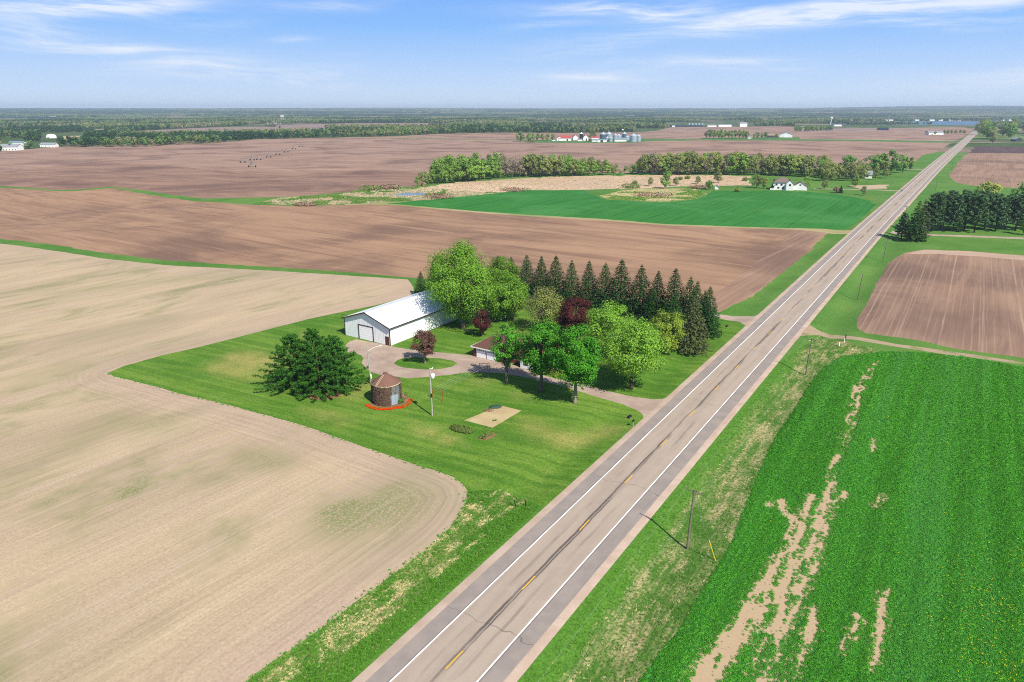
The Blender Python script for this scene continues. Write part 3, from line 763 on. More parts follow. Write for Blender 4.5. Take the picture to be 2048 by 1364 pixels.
# gravel shoulders: finer stations, ragged outer edge
def shoulder(side):
    V_ = []; n = 0
    ss = np.arange(0, sR[-1], 1.6)
    for s_ in ss:
        i = min(np.searchsorted(sR, s_), len(ROAD) - 1); i = max(i, 1)
        k = (s_ - sR[i - 1]) / (sR[i] - sR[i - 1]); p = ROAD[i - 1] * (1 - k) + ROAD[i] * k; nn = norR[i - 1] * (1 - k) + norR[i] * k
        z = zR[i - 1] * (1 - k) + zR[i] * k
        j = (float(vnoise(p[0] * 1.0, p[1], 3.)) - .5) * .5 + (float(vnoise(p[0] + 40, p[1], 1.1)) - .5) * .3
        for o_, dz in ((5.95, -.012), (7.0, -.05), (7.55 + j, -.13)):
            q = p + nn * o_ * side; V_.append((q[0], q[1], z + dz))
    F_ = [((i * 3 + j), (i * 3 + j + 1), (i + 1) * 3 + j + 1, (i + 1) * 3 + j)[::side] for i in range(len(ss) - 1) for j in range(2)]
    link('gravel_shoulder', mesh_np('gravel_shoulder', V_, F_, 'gravel', True), road)
shoulder(1); shoulder(-1)
for o_ in (-3.8, 3.8):
    Vv, Ff, _ = ribbon([o_ - .085, o_ + .085], [.037, .037])
    link('edge_line', mesh_np('edge_line', Vv, Ff, 'white_paint'), road)
dash = MB().quad((-.09, -1.52, 0), (.09, -1.52, 0), (.09, 1.52, 0), (-.09, 1.52, 0)).mesh('lane_dash', 'yellow_paint')
s0 = sR[np.argmin(np.hypot(*(ROAD - RO).T))]
for k in range(-4, 40):
    s_ = s0 + k * 15.216
    i = np.searchsorted(sR, s_); i = min(max(i, 1), len(ROAD) - 1); f_ = (s_ - sR[i - 1]) / (sR[i] - sR[i - 1])
    p = ROAD[i - 1] * (1 - f_) + ROAD[i] * f_; d_ = dirR[i]
    o = link('lane_dash', dash, road, (p[0], p[1], zR[i] + .088), -math.atan2(d_[0], d_[1]))

# ------------------------------------------------------------------ vegetation
def leaf_mat(name, c1, c2, c3=None, trans=.32, k=.85, stripes=False):
    def fn(nt, out):
        r = nt.island(); ob = nt.objrand()
        col = nt.mix(r, C(*c1, k), C(*c2, k))
        if c3: col = nt.mix(nt.rng(r, .72, .9, 0, .8), col, C(*c3, k))
        col = nt.mix(1, col, nt.rng(ob, 0, 1, .80, 1.16, False), 'MULTIPLY')
        if stripes:                                   # crop rows: vigour changes from row to row
            pos = nt.node('ShaderNodeNewGeometry').outputs['Position']; v = nt.mapv(pos, rot=AZ - math.pi / 2)
            b1 = nt.noise(nt.mapv(v, scale=(.012, .5, 0)), 1, 2, .6); b2 = nt.noise(nt.mapv(v, scale=(.006, .12, 0)), 1, 3, .6)
            col = nt.mix(nt.rng(b1, .38, .62), nt.mix(1, col, .86, 'MULTIPLY'), nt.mix(1, col, 1.06, 'MULTIPLY'))
            col = nt.mix(nt.rng(b2, .45, .68, 0, .65), col, C(104, 178, 88, .85))
        d = nt.node('ShaderNodeBsdfDiffuse'); t = nt.node('ShaderNodeBsdfTranslucent'); m = nt.node('ShaderNodeMixShader')
        nt.put(d.inputs[0], col); nt.put(t.inputs[0], col); m.inputs[0].default_value = trans
        nt.L.new(d.outputs[0], m.inputs[1]); nt.L.new(t.outputs[0], m.inputs[2]); nt.L.new(m.outputs[0], out.inputs['Surface'])
    return material(name, fn)
leaf_mat('leaf_maple', (68, 144, 40), (100, 174, 54), (122, 184, 70), .36, .92)
leaf_mat('leaf_bright', (110, 158, 54), (136, 180, 68), (156, 192, 88), .36, .92)
leaf_mat('leaf_cottonwood', (92, 138, 44), (122, 164, 56), (142, 176, 78), .36, 1.0)
leaf_mat('leaf_olive', (120, 136, 66), (148, 160, 86), (142, 126, 100), .3, 1.0)
leaf_mat('leaf_yellowgreen', (108, 134, 46), (138, 158, 58), (152, 164, 80), .3, .95)
leaf_mat('leaf_purple', (92, 62, 58), (118, 84, 74), (140, 112, 96), .25, .8)
leaf_mat('leaf_purple_deep', (78, 42, 44), (98, 54, 54), (110, 70, 62), .2, .8)
leaf_mat('needle_spruce', (34, 70, 36), (52, 90, 44), (76, 106, 56), .12, .80)
leaf_mat('needle_olive_spruce', (86, 100, 62), (106, 118, 74), (104, 96, 74), .12, .8)
leaf_mat('needle_pine', (46, 96, 38), (74, 126, 46), (100, 146, 60), .18, .90)
leaf_mat('needle_grove', (66, 98, 66), (92, 124, 80), (112, 132, 88), .2, 1.2)
leaf_mat('wood_dark', (46, 80, 50), (62, 96, 56), None, .3, .9)
leaf_mat('wood_mid', (86, 116, 62), (108, 134, 72), None, .3, 1.0)
leaf_mat('wood_pale', (118, 126, 84), (142, 144, 98), None, .3, 1.05)
leaf_mat('needle_blue', (70, 104, 92), (96, 130, 112), None, .1)
leaf_mat('leaf_far_green', (98, 134, 58), (122, 154, 70), (140, 160, 86), .38, 1.35)
leaf_mat('leaf_far_dark', (76, 116, 54), (98, 136, 64), (116, 142, 76), .36, 1.25)
leaf_mat('leaf_far_olive', (112, 130, 72), (134, 148, 84), (146, 136, 100), .36, 1.2)
leaf_mat('leaf_far_yellow', (124, 140, 68), (146, 158, 82), (156, 146, 96), .36, 1.2)
leaf_mat('twig_grey', (142, 130, 116), (164, 150, 132), (128, 124, 98), .2, 1.1)
leaf_mat('leaf_shrub', (104, 132, 60), (134, 154, 82), (150, 140, 96), .25)
leaf_mat('leaf_dry', (214, 194, 142), (232, 216, 172), (196, 178, 128), .35, 1.15)
leaf_mat('leaf_reed', (226, 200, 172), (234, 212, 184), (212, 184, 154), .4, 1.25)
leaf_mat('leaf_grass', (86, 146, 46), (112, 168, 60), (144, 178, 90), .38, .95)
leaf_mat('leaf_alfalfa', (64, 142, 40), (94, 170, 56), (116, 182, 74), .38, 1.04, True)
leaf_mat('petal_yellow', (240, 214, 30), (244, 222, 60), None, .2)
leaf_mat('petal_red', (236, 50, 24), (246, 84, 30), (250, 130, 40), .2)
leaf_mat('brush_brown', (150, 122, 104), (176, 148, 124), (120, 96, 84), .1)
def bark(c1, c2):
    def fn(nt, out):
        n = nt.noise(nt.mapv(nt.obj(), scale=(3, 3, .6)), 2, 4, .7)
        principled(nt, out, nt.mix(n, C(*c1), C(*c2)), .95, .1)
    return fn
material('bark_grey', bark((96, 88, 78), (150, 138, 122))); material('bark_brown', bark((84, 66, 52), (130, 106, 86))); material('bark_pale', bark((150, 138, 120), (190, 178, 158)))

def unit(v): return v / np.maximum(np.linalg.norm(v, axis=1, keepdims=True), 1e-9)
def cards(P, Nn, size, aspect, g, along=None):
    """one small four-sided leaf card per point"""
    n = len(P); size = np.broadcast_to(size, (n,))[:, None]
    if along is None:
        t = unit(np.cross(Nn, unit(g.normal(size=(n, 3)))))
    else: t = unit(along)
    b = unit(np.cross(Nn, t))
    a = t * size * .5; c = b * size * .5 * aspect
    Vq = np.stack([P - a - c * .6, P + a * .2 - c, P + a + c * .3, P - a * .1 + c], 1).reshape(-1, 3)
    return Vq, np.arange(4 * n).reshape(-1, 4)
def blob(g, c, r, n, squash=.85):
    d = unit(g.normal(size=(n, 3))); rad = r * g.random(n)[:, None] ** .33
    return c + d * rad * np.array((1, 1, squash)), unit(d * .9 + unit(g.normal(size=(n, 3))) * .75 + np.array((0, 0, .25)))

def broadleaf(seed, h, rx, base, n_cl, n_leaf, leaf, mat, barkm='bark_grey', top=1.0, lean=0., gap=.0, tr=None, cl=.27, limb=True, shape=1.0, twigs=0):
    """crown and trunk meshes of a broad-leaved tree of height h, crown radius rx, crown starting at base"""
    g = np.random.default_rng(seed)
    zc = (base + h) / 2; rz = (h - base) / 2; cents = []
    for k in range(n_cl):
        d = unit(g.normal(size=(1, 3)))[0]
        q = (.35 + .55 * g.random() ** .6)
        p = d * q
        w = 1 - .25 * shape * (p[2] > 0) * p[2] ** 2 * 1.5          # narrower towards the top
        p = np.array((p[0] * rx * w, p[1] * rx * w, zc + p[2] * rz * top))
        cents.append(p)
    cents = np.array(cents); cents[:, 0] += lean * (cents[:, 2] / h)
    Ps, Ns = [], []
    for c in cents:
        r = cl * rx * (.7 + .7 * g.random()); m = max(3, int(n_leaf / n_cl * (.5 + g.random())))
        # light clump: mostly its outer, upper shell
        p, nn = blob(g, c, r, m); Ps.append(p); Ns.append(nn)
    P = np.concatenate(Ps); Nn = np.concatenate(Ns)
    Nn = unit(Nn * .9 + unit((P - np.array((0, 0, zc - .15 * rz))) / np.array((rx, rx, rz))) * .6 + np.array((0, 0, .15)))
    if gap: P = P[g.random(len(P)) > gap]; Nn = Nn[:len(P)]
    Vq, Fq = cards(P, Nn, leaf * (.65 + .7 * g.random(len(P))), .8, g)
    crown = mesh_np('crown', Vq, Fq, mat)
    m = MB(); tr = tr or h * .022
    fork = base + .12 * (h - base)
    m.tube([(0, 0, -.3), (0, 0, .4), (.05 * rx * (g.random() - .5), .05 * rx * (g.random() - .5), fork * .6), (lean * .3, 0, fork), (lean * .7, 0, zc + .25 * rz), (lean, 0, h - .12 * rz)], [tr * 1.5, tr * 1.1, tr * .95, tr * .8, tr * .4, tr * .08], 8)
    if limb:
        for c in cents[g.permutation(len(cents))[:min(n_cl, 22)]]:
            z0 = fork * .75 + (c[2] - fork * .75) * .25 * g.random()
            mid = np.array((c[0] * .45, c[1] * .45, z0 * .45 + c[2] * .55 - .03 * h))
            m.tube([(lean * z0 / h * .4, 0, z0), tuple(mid), tuple(c)], [tr * .42, tr * .26, tr * .07], 5, False)
    for k in range(twigs):
        c = cents[g.integers(len(cents))]; e = c + g.normal(size=3) * rx * .3
        m.tube([tuple(c * np.array((.6, .6, .95))), tuple(e)], [tr * .1, tr * .03], 3, False)
    return m.mesh('trunk', barkm, True), crown

def conifer(seed, h, r, mat, levels=34, per=11, droop=.28, cardl=.62, barkm='bark_brown', power=.85, skirt=.3, tips=9, fine=.30):
    """spruce: whorls of drooping boughs, each a spray of small needle cards"""
    g = np.random.default_rng(seed); P, A, Nn, Sz = [], [], [], []
    for i in range(levels):
        f = (i + g.random() * .6) / levels; z = skirt + (h - skirt) * f ** .92
        L = r * (1 - f) ** power + .10
        nb = max(4, int(per * (1 - .55 * f))); a0 = g.random() * 6.28
        for k in range(nb):
            a = a0 + 6.283 * (k + .5 * g.random()) / nb; l = L * (.74 + .38 * g.random())
            nt_ = max(3, int(tips * l / r + 3))
            q = np.sqrt((np.arange(nt_) + .6 * g.random(nt_)) / nt_) * .92 + .08
            side = (g.random(nt_) - .5) * l * .55 * (1.15 - q)
            x = q * l; zz = z - droop * l * q ** 1.5 + .16 * l * q ** 4 + (g.random(nt_) - .5) * .16
            ca, sa = math.cos(a), math.sin(a)
            P.append(np.c_[x * ca - side * sa, x * sa + side * ca, zz])
            dirv = np.c_[np.full(nt_, ca) - .8 * np.sign(side) * sa * g.random(nt_), np.full(nt_, sa) + .8 * np.sign(side) * ca * g.random(nt_), np.full(nt_, -droop * .8) + .3 * (g.random(nt_) - .5)]
            A.append(dirv); Nn.append(unit(np.c_[ca * .55 + .5 * g.normal(size=nt_), sa * .55 + .5 * g.normal(size=nt_), .8 + .3 * g.normal(size=nt_)]))
            Sz.append(cardl * (.7 + .5 * g.random(nt_)) * (.55 + .45 * l / r))
    P, A, Nn, Sz = map(np.concatenate, (P, A, Nn, Sz))
    A = unit(A - Nn * np.sum(A * Nn, 1, keepdims=True))
    Vq, Fq = cards(P, Nn, Sz, .55, g, A)
    crown = mesh_np('crown', Vq, Fq, mat)
    m = MB(); m.tube([(0, 0, -.3), (0, 0, h * .5), (0, 0, h - .05)], [h * .016, h * .010, .02], 6)
    return m.mesh('trunk', barkm, True), crown

def pine(seed, h, r, mat, nb=95, tuft=20, barkm='bark_brown', bare=.0, size=.5, wide=.55, thin=.42, side=.34):
    """white pine: rising plumes of needle tufts at the ends of long boughs"""
    g = np.random.default_rng(seed); P, Nn, A = [], [], []; m = MB()
    m.tube([(0, 0, -.3), (.1, .1, h * .5), (0, 0, h * .97)], [h * .018, h * .011, .03], 6)
    for k in range(nb):
        f = bare + (1 - bare) * ((k + g.random()) / nb) ** (1.25 if bare == 0 else 1)
        z = .25 + h * f * .92; L = r * (1 - max(0, f - .10)) ** wide * (.72 + .42 * g.random())
        a = k * 2.39996 + g.random() * .5; ca, sa = math.cos(a), math.sin(a)
        up = .06 + .55 * f; nt_ = int(6 + 7 * L / r)
        e = np.array((ca * L, sa * L, z + L * up * .8))
        if k % 2 == 0: m.tube([(0, 0, z), (ca * L * .5, sa * L * .5, z + L * up * .25), tuple(e)], [h * .006, h * .004, .01], 4, False)
        for j in range(nt_):
            q = .34 + .70 * (j + .6 * g.random()) / nt_; sd = (g.random() - .5) * L * side * (1.25 - q)
            c = np.array((ca * L * q - sa * sd, sa * L * q + ca * sd, z + L * up * .8 * q ** 1.7 + .07 * g.normal()))
            n = tuft; d = unit(g.normal(size=(n, 3)) * .8 + np.array((ca * .8, sa * .8, .75)))
            P.append(c + d * (.12 + .36 * g.random((n, 1)))); A.append(d)
            Nn.append(unit(unit(np.cross(d, g.normal(size=(n, 3)))) + np.array((ca * .5, sa * .5, .9)) * .8))
    P, A, Nn = map(np.concatenate, (P, A, Nn)); A = unit(A - Nn * np.sum(A * Nn, 1, keepdims=True))
    Vq, Fq = cards(P, Nn, size * (.7 + .6 * g.random(len(P))), thin, g, A)
    return m.mesh('trunk', barkm, True), mesh_np('crown', Vq, Fq, mat)

def plant_tree(name, label, cat, loc, meshes, sc=1., rotz=0., group=None, sz=None):
    t = thing(name, label, cat, loc, rotz, group)
    t.scale = (sc, sc, sz or sc)
    link('trunk', meshes[0], t); link('crown', meshes[1], t)
    return t
rnd = random.Random(11)
def at_px(px, py): return G3(px, py)
def hgt(p, ty): return top_z(p.y, ty) - p.z

# --- trees of the farmstead
def yard_tree(name, label, base, ty, cw, mat, crown_base, n_cl, n_leaf, leaf, seed, **kw):
    p = at_px(*base); h = hgt(p, ty); rx = cw * mpp(p) / 2
    return plant_tree(name, label, 'tree', p, broadleaf(seed, h, rx, crown_base * h, int(n_cl * 1.25), int(n_leaf * 1.9), leaf * .70, mat, **kw))
yard_tree('cottonwood_tree', 'tallest broad green tree rising over the far end of the white barn', (926, 657), 480, 142, 'leaf_cottonwood', .13, 95, 22000, .5, 1, cl=.27, shape=.4, twigs=80)
yard_tree('leafy_tree', 'yellow-green tree behind the tall cottonwood, near the spruce row', (1002, 606), 511, 84, 'leaf_cottonwood', .12, 44, 9000, .46, 2, cl=.30)
yard_tree('leafy_tree', 'mid green rounded tree right of the tallest tree', (1010, 640), 546, 98, 'leaf_cottonwood', .12, 54, 11000, .46, 3, cl=.28)
yard_tree('leafy_tree', 'small thin-trunked tree between the rounded tree and the house', (1028, 643), 590, 46, 'leaf_olive', .3, 26, 1900, .42, 33, cl=.32, barkm='bark_pale')
yard_tree('sparse_tree', 'thinly leafed olive tree behind the brown house roof', (1085, 664), 572, 84, 'leaf_olive', .15, 55, 4200, .42, 4, cl=.30, twigs=150, barkm='bark_grey')
yard_tree('plum_tree', 'small dark purple tree behind the garage roof', (964, 672), 618, 42, 'leaf_purple_deep', .1, 26, 2600, .42, 5, cl=.32, barkm='bark_pale', twigs=30)
yard_tree('plum_tree', 'purple-leaved tree standing in the round lawn island of the drive', (850, 727), 655, 54, 'leaf_purple', .20, 46, 3600, .36, 6, cl=.24, barkm='bark_pale', twigs=60)
yard_tree('plum_tree', 'large dark maroon tree in front of the spruce row', (1150, 672), 588, 80, 'leaf_purple_deep', .08, 55, 8000, .45, 7, cl=.28)
yard_tree('maple_tree', 'half-bare maple nearest the garage, left of the three by the drive', (1013, 767), 641, 64, 'leaf_maple', .26, 44, 2900, .44, 8, cl=.27, shape=.8, twigs=260, barkm='bark_grey')
yard_tree('maple_tree', 'bright green maple in the middle of the three by the drive', (1081.5, 783), 632, 94, 'leaf_maple', .2, 62, 8200, .48, 9, cl=.26, shape=.9, barkm='bark_grey')
yard_tree('maple_tree', 'dense bright green maple nearest the highway, right of the three by the drive', (1149.5, 806), 650, 108, 'leaf_maple', .21, 72, 11000, .48, 10, cl=.25, shape=.7, barkm='bark_pale')
yard_tree('shade_tree', 'wide lime green tree with low dark limbs beside the highway lawn', (1262, 778), 637, 140, 'leaf_bright', .17, 90, 11000, .46, 12, cl=.24, shape=.2, barkm='bark_brown')
yard_tree('shade_tree', 'lime green tree behind the wide one, in front of the spruces', (1216, 716), 606, 112, 'leaf_bright', .1, 60, 7600, .46, 13, cl=.27, shape=.4, barkm='bark_brown')
yard_tree('crab_tree', 'round yellow-green tree beside the olive spruce', (1330, 706), 619, 82, 'leaf_yellowgreen', .06, 55, 6400, .42, 14, cl=.26, shape=.3, twigs=40)

# --- spruce row
SPR = [conifer(100, 15, 5.6, 'needle_spruce', per=23, power=.84, cardl=.66), conifer(101, 15, 5.4, 'needle_spruce', per=23, droop=.34, power=.82, cardl=.66), conifer(102, 15, 5.4, 'needle_spruce', levels=38, per=22, droop=.24, power=.86, cardl=.66), conifer(103, 15, 5.0, 'needle_olive_spruce', levels=36, per=17, skirt=.6, power=.72, cardl=.66)]
ROW = [(996, 581, 511), (1022, 586, 513), (1053, 591, 509), (1082, 596, 511), (1110.5, 600, 510), (1141.5, 606, 519), (1175.4, 611, 520), (1208, 617, 524), (1239, 622, 518), (1278, 630, 528),
       (1311, 636, 540.7), (1344, 643, 535.4), (1374, 650, 552), (1387, 662, 561), (1412, 668, 572)]
for i, (bx, by, ty) in enumerate(ROW):
    p = at_px(bx, by); h = hgt(p, ty)
    plant_tree('spruce_tree', 'tall dark spruce, %s from the barn end of the long row' % ['first', 'second', 'third', 'fourth', 'fifth', 'sixth', 'seventh', 'eighth', 'ninth', 'tenth', 'eleventh', 'twelfth', 'thirteenth', 'fourteenth', 'fifteenth and last'][i], 'tree', p, SPR[[0, 1, 0, 2, 0, 1, 2, 1, 0, 1, 2, 0, 1, 2, 1][i]], h / 15 * (.92 + .22 * rnd.random()), rnd.random() * 6, 'spruces in the long row', h / 15)
p = at_px(1380, 702); plant_tree('spruce_tree', 'broad brownish olive spruce at the highway end of the row', 'tree', p, SPR[3], hgt(p, 592) / 15 * 1.18, 1., None, hgt(p, 592) / 15)
p = at_px(1344, 668); plant_tree('spruce_tree', 'short blue-green spruce tucked before the row', 'tree', p, SPR[1], hgt(p, 585) / 15 * 1.15, 2., None, hgt(p, 585) / 15)
p = at_px(1404, 655); plant_tree('spruce_tree', 'slim short spruce at the end of the row, behind the last tall one', 'tree', p, SPR[2], hgt(p, 580) / 15, 2., None, hgt(p, 580) / 15)
p = at_px(1300, 640); plant_tree('spruce_tree', 'stubby dark spruce filling the gap in the row above the crab tree', 'tree', p, SPR[0], hgt(p, 575) / 15 * 1.25, 3., None, hgt(p, 575) / 15)
p = at_px(868, 586); plant_tree('spruce_tree', 'taller of two spruces behind the white barn', 'tree', p, SPR[0], hgt(p, 522) / 15, 1.3, None, hgt(p, 522) / 15)
p = at_px(843, 591); plant_tree('spruce_tree', 'shorter of two spruces behind the white barn', 'tree', p, SPR[1], hgt(p, 542) / 15 * 1.1, 2.3, None, hgt(p, 542) / 15)

# --- white pine clump on the lawn
for i, (bx, by, ty, rr, lb) in enumerate([(592, 773, 666, 7.6, 'leftmost of the pines clumped on the lawn, its long boughs sweeping left'),
                                          (633, 766, 655, 7.0, 'tallest pine at the back of the clump on the lawn'), (673, 773, 669, 7.0, 'pine at the right of the lawn clump, nearest the lamp pole'),
                                          (640, 786, 700, 6.2, 'lowest front pine of the lawn clump with boughs touching the mulch')]):
    p = at_px(bx, by); h = hgt(p, ty)
    plant_tree('white_pine', lb, 'tree', p, pine(60 + i, h, rr, 'needle_pine', 74 if i == 3 else 92, 26, size=.46, thin=.24, wide=.6 if i == 3 else 1.0, side=.24))

# --- pines and spruces right of the highway
PIN = [pine(80, 15, 4.4, 'needle_grove', 60, 12, bare=.14, size=.8, thin=.35), pine(81, 15, 4.6, 'needle_grove', 54, 12, bare=.24, size=.8, thin=.35), pine(82, 15, 4.0, 'needle_grove', 54, 11, bare=.16, size=.8, thin=.35, wide=.75)]
for i, (bx, by, ty) in enumerate([(1862, 462, 385), (1880, 458, 386), (1905, 463, 388), (1928, 459, 383), (1948, 465, 387), (1968, 458, 384), (1990, 462, 391), (2010, 457, 388), (2030, 461, 386), (2052, 459, 390),
                                  (1895, 448, 380), (1920, 446, 378), (1955, 447, 380), (1985, 446, 386), (2020, 447, 392), (2045, 448, 388), (1870, 449, 383), (2080, 455, 390), (2110, 460, 388)]):
    p = at_px(bx, by); h = hgt(p, ty)
    plant_tree('pine_tree', 'dark bushy pine in the grove right of the highway', 'tree', p, PIN[i % 3], h / 15 * 1.12, rnd.random() * 6, 'pines in the roadside grove', h / 15)
SPO = conifer(105, 15, 3.6, 'needle_olive_spruce', levels=26, per=10, cardl=.9)
p = at_px(1826, 481); plant_tree('spruce_tree', 'large dark spruce at the highway corner of the pine grove', 'tree', p, conifer(106, 15, 4.4, 'needle_spruce', levels=28, per=11, cardl=.95), hgt(p, 400) / 15 * 1.05, .5, None, hgt(p, 400) / 15)
p = at_px(1802, 478); plant_tree('spruce_tree', 'shorter bushy spruce leaning towards the highway edge', 'tree', p, PIN[2], hgt(p, 424) / 15 * 1.2, .9, None, hgt(p, 424) / 15)
p = at_px(1838, 474); plant_tree('spruce_tree', 'yellowish green conifer just behind the corner spruce', 'tree', p, SPO, hgt(p, 398) / 15 * 1.1, 2., None, hgt(p, 398) / 15)

# --- tree lines across the middle distance
def mid_set(mat, seed, h=18, rx=6.0, base=.08, n=1300, leaf=1.0, cl=.32, tw=0, shape=.8): return broadleaf(seed, h, rx, base * h, 26, n, leaf, mat, cl=cl, tr=.3, twigs=tw, shape=shape)
MID = {'green': [mid_set('leaf_far_green', 200), mid_set('leaf_far_green', 201, rx=4.4)], 'dark': [mid_set('leaf_far_dark', 202), mid_set('leaf_far_dark', 203, rx=6.6, base=.06)],
       'olive': [mid_set('leaf_far_olive', 204, n=1000), mid_set('leaf_far_olive', 205, rx=5., n=850, tw=40)], 'yellow': [mid_set('leaf_far_yellow', 206, n=1000), mid_set('leaf_far_yellow', 207, rx=4.8, n=800, tw=30)],
       'bare': [mid_set('twig_grey', 208, n=650, leaf=.7, tw=160), mid_set('twig_grey', 209, rx=4, n=420, leaf=.6, tw=160)]}
LINE_LABEL = {'green': 'fresh green leafy tree', 'dark': 'dense deep green tree', 'olive': 'olive half-leafed tree', 'yellow': 'yellowish budding tree', 'bare': 'grey bare-twigged tree'}
def line_tree(px, py, ty, kind, where, group, wide=1., dy=0.):
    p = at_px(px, py); h = max(4, hgt(p, ty))
    sx = h / 18 * wide
    plant_tree('tree', LINE_LABEL[kind] + ' ' + where, 'tree', p, MID[kind][rnd.randrange(2)], sx, rnd.random() * 6.28, group, h / 18)
def interp(pts, x):
    for (x0, y0), (x1, y1) in zip(pts, pts[1:]):
        if x0 <= x <= x1: return y0 + (y1 - y0) * (x - x0) / (x1 - x0)
    return pts[-1][1]
def tree_line(x0, x1, base, top, n, kinds, where, group, rows=(0, -4, -8)):
    for k in range(n):
        x = x0 + (x1 - x0) * (k + rnd.random() * .9) / n
        r_ = rows[k % len(rows)]; kk = kinds(x)
        line_tree(x, interp(base, x) + r_ + rnd.uniform(-1, 1), interp(top, x) + rnd.uniform(-5, 10) + r_ * .25, kk, where, group, rnd.uniform(.85, 1.25))
def pick(*w): return lambda x: rnd.choices([a for a, _ in w], [b for _, b in w])[0]
def w1k(x):
    if x < 930: return rnd.choice(['green', 'green', 'olive', 'green'])
    if x < 1000: return rnd.choice(['dark', 'green', 'green'])
    if x < 1075: return rnd.choice(['bare', 'bare', 'olive'])
    return rnd.choice(['yellow', 'olive', 'green', 'olive'])
tree_line(862, 1238, [(835, 372), (932, 363), (1011, 356), (1116, 353), (1240, 350)], [(835, 335), (870, 322), (895, 314), (985, 309), (1040, 305), (1110, 309), (1180, 313), (1215, 321), (1240, 333)], 84, w1k,
          'in the tree line behind the reed marsh', 'trees of the marsh tree line')
tree_line(834, 866, [(834, 372), (866, 369)], [(834, 348), (866, 340)], 5, pick(('green', 1), ('olive', 1)), 'at the left tip of the marsh tree line', 'small trees at the tip of the marsh tree line')
tree_line(1240, 1290, [(1240, 349), (1290, 348)], [(1240, 333), (1290, 318)], 8, pick(('green', 1), ('olive', 2)), 'in the dip between the two tree lines', 'trees in the dip of the tree line')
tree_line(1284, 1660, [(1284, 349), (1500, 350), (1600, 354), (1660, 356)], [(1284, 303), (1350, 302), (1480, 305), (1560, 306), (1600, 309), (1660, 313)], 96, pick(('olive', 5), ('yellow', 4), ('green', 4), ('bare', 1)),
          'in the wood behind the white hip-roofed house', 'trees of the wood behind the white house')
tree_line(1640, 1735, [(1640, 362), (1735, 362)], [(1640, 322), (1735, 326)], 18, pick(('olive', 3), ('yellow', 2), ('green', 1)), 'beside the drive of the white house', 'trees beside the far drive')
for x, y, t, k, w in [(1690, 352, 305, 'dark', 1.2), (1738, 352, 306, 'dark', 1.3), (1758, 350, 299, 'green', 1.4), (1782, 350, 299, 'dark', 1.3), (1805, 346, 307, 'green', 1.1), (1820, 342, 309, 'green', .9), (1770, 357, 318, 'olive', 1.0), (1712, 358, 308, 'bare', .8), (1750, 360, 330, 'olive', .7)]:
    line_tree(x, y, t, k, 'in the rounded clump beside the far highway', 'trees of the clump beside the far highway', w)
for x, y, t, k, lb in [(1332, 377, 341, 'green', 'round green tree at the edge of the reed marsh'), (1352, 372, 352, 'olive', 'thin olive tree left of the white shed'), (1436, 366, 340, 'olive', 'loose tree just behind the white shed'),
                       (1512, 376, 345, 'olive', 'slender tree on the lawn left of the white house'), (1527, 377, 352, 'yellow', 'small pale tree near the white house lawn edge'), (1612, 378, 352, 'green', 'bright twin-stemmed tree at the garage end of the white house'),
                       (1649, 378, 357, 'olive', 'reddish olive tree beside the pale drive'), (1710, 374, 348, 'green', 'upright tree before the wood by the drive'), (1728, 391, 370, 'olive', 'lone round tree on the lawn near the highway'),
                       (1395, 368, 350, 'olive', 'thin young tree standing in the reeds'), (1300, 372, 352, 'olive', 'bushy willow left of the marsh tree')]:
    p = at_px(x, y); h = hgt(p, t); plant_tree('tree', lb, 'tree', p, MID[k][0], h / 18 * 1.1, rnd.random() * 6, None, h / 18)
for x, y, t, m_, lb in [(1418, 379, 357, 'leaf_far_dark', 'dark round tree beside the white shed'), (1546, 379, 358, 'needle_spruce', 'dark spruce at the left wall of the white house'), (1681, 386, 371, 'needle_spruce', 'small dark spruce on the far lawn'), (1672, 386, 372, 'brush_brown', 'rusty shrub beside the small far spruce')]:
    p = at_px(x, y); h = hgt(p, t)
    mm = conifer(300, h, h * .3, m_, levels=14, per=8, cardl=1.1) if 'needle' in m_ else broadleaf(301, h, h * .42, .06 * h, 20, 420, .9, m_, cl=.36, tr=.2)
    plant_tree('tree', lb, 'tree', p, mm)
# right edge: two wind-swept trees before the tilled field
for x, y, t, k, w, lb in [(1975, 408, 360, 'yellow', 1.5, 'spreading yellow-green tree before the far tilled field'), (1958, 402, 366, 'green', 1.1, 'darker tree leaning beside the spreading yellow one'), (2040, 408, 362, 'green', 1.3, 'green tree cut by the right edge above the pine grove'), (2052, 470, 425, 'green', 1., 'light green tree at the right end of the pine grove')]:
    p = at_px(x, y); h = hgt(p, t); plant_tree('tree', lb, 'tree', p, MID[k][0], h / 18 * w, rnd.random() * 6, None, h / 18)
# the farm with the bins, the far white barn and the grove at the far right
for x, y, t, k in [(1041, 283, 261, 'dark'), (1058, 282.5, 265, 'green'), (1066, 282, 264, 'green'), (1075, 281.5, 264, 'green'), (1085, 281, 265, 'green'), (1095, 281, 266, 'green'), (1105, 280.5, 266, 'olive')]:
    line_tree(x, y, t, k, 'left of the red-roofed barns', 'trees left of the red-roofed barns', 1.3)
p = at_px(1184, 279); plant_tree('tree', 'single olive tree between the red barns and the grain bins', 'tree', p, MID['olive'][0], hgt(p, 256) / 18 * 1.2, 1., None, hgt(p, 256) / 18)
for x in (1413, 1420, 1428, 1436, 1443, 1450, 1457, 1463, 1470, 1478, 1486, 1492, 1508, 1514, 1523, 1532, 1553):
    line_tree(x, 276.5 + rnd.random(), (258 if x < 1495 else 264) + rnd.uniform(-2, 3), rnd.choice(['green', 'olive', 'olive', 'dark']), 'in the windbreak left of the long white barn', 'trees of the windbreak by the white barn', 1.1)
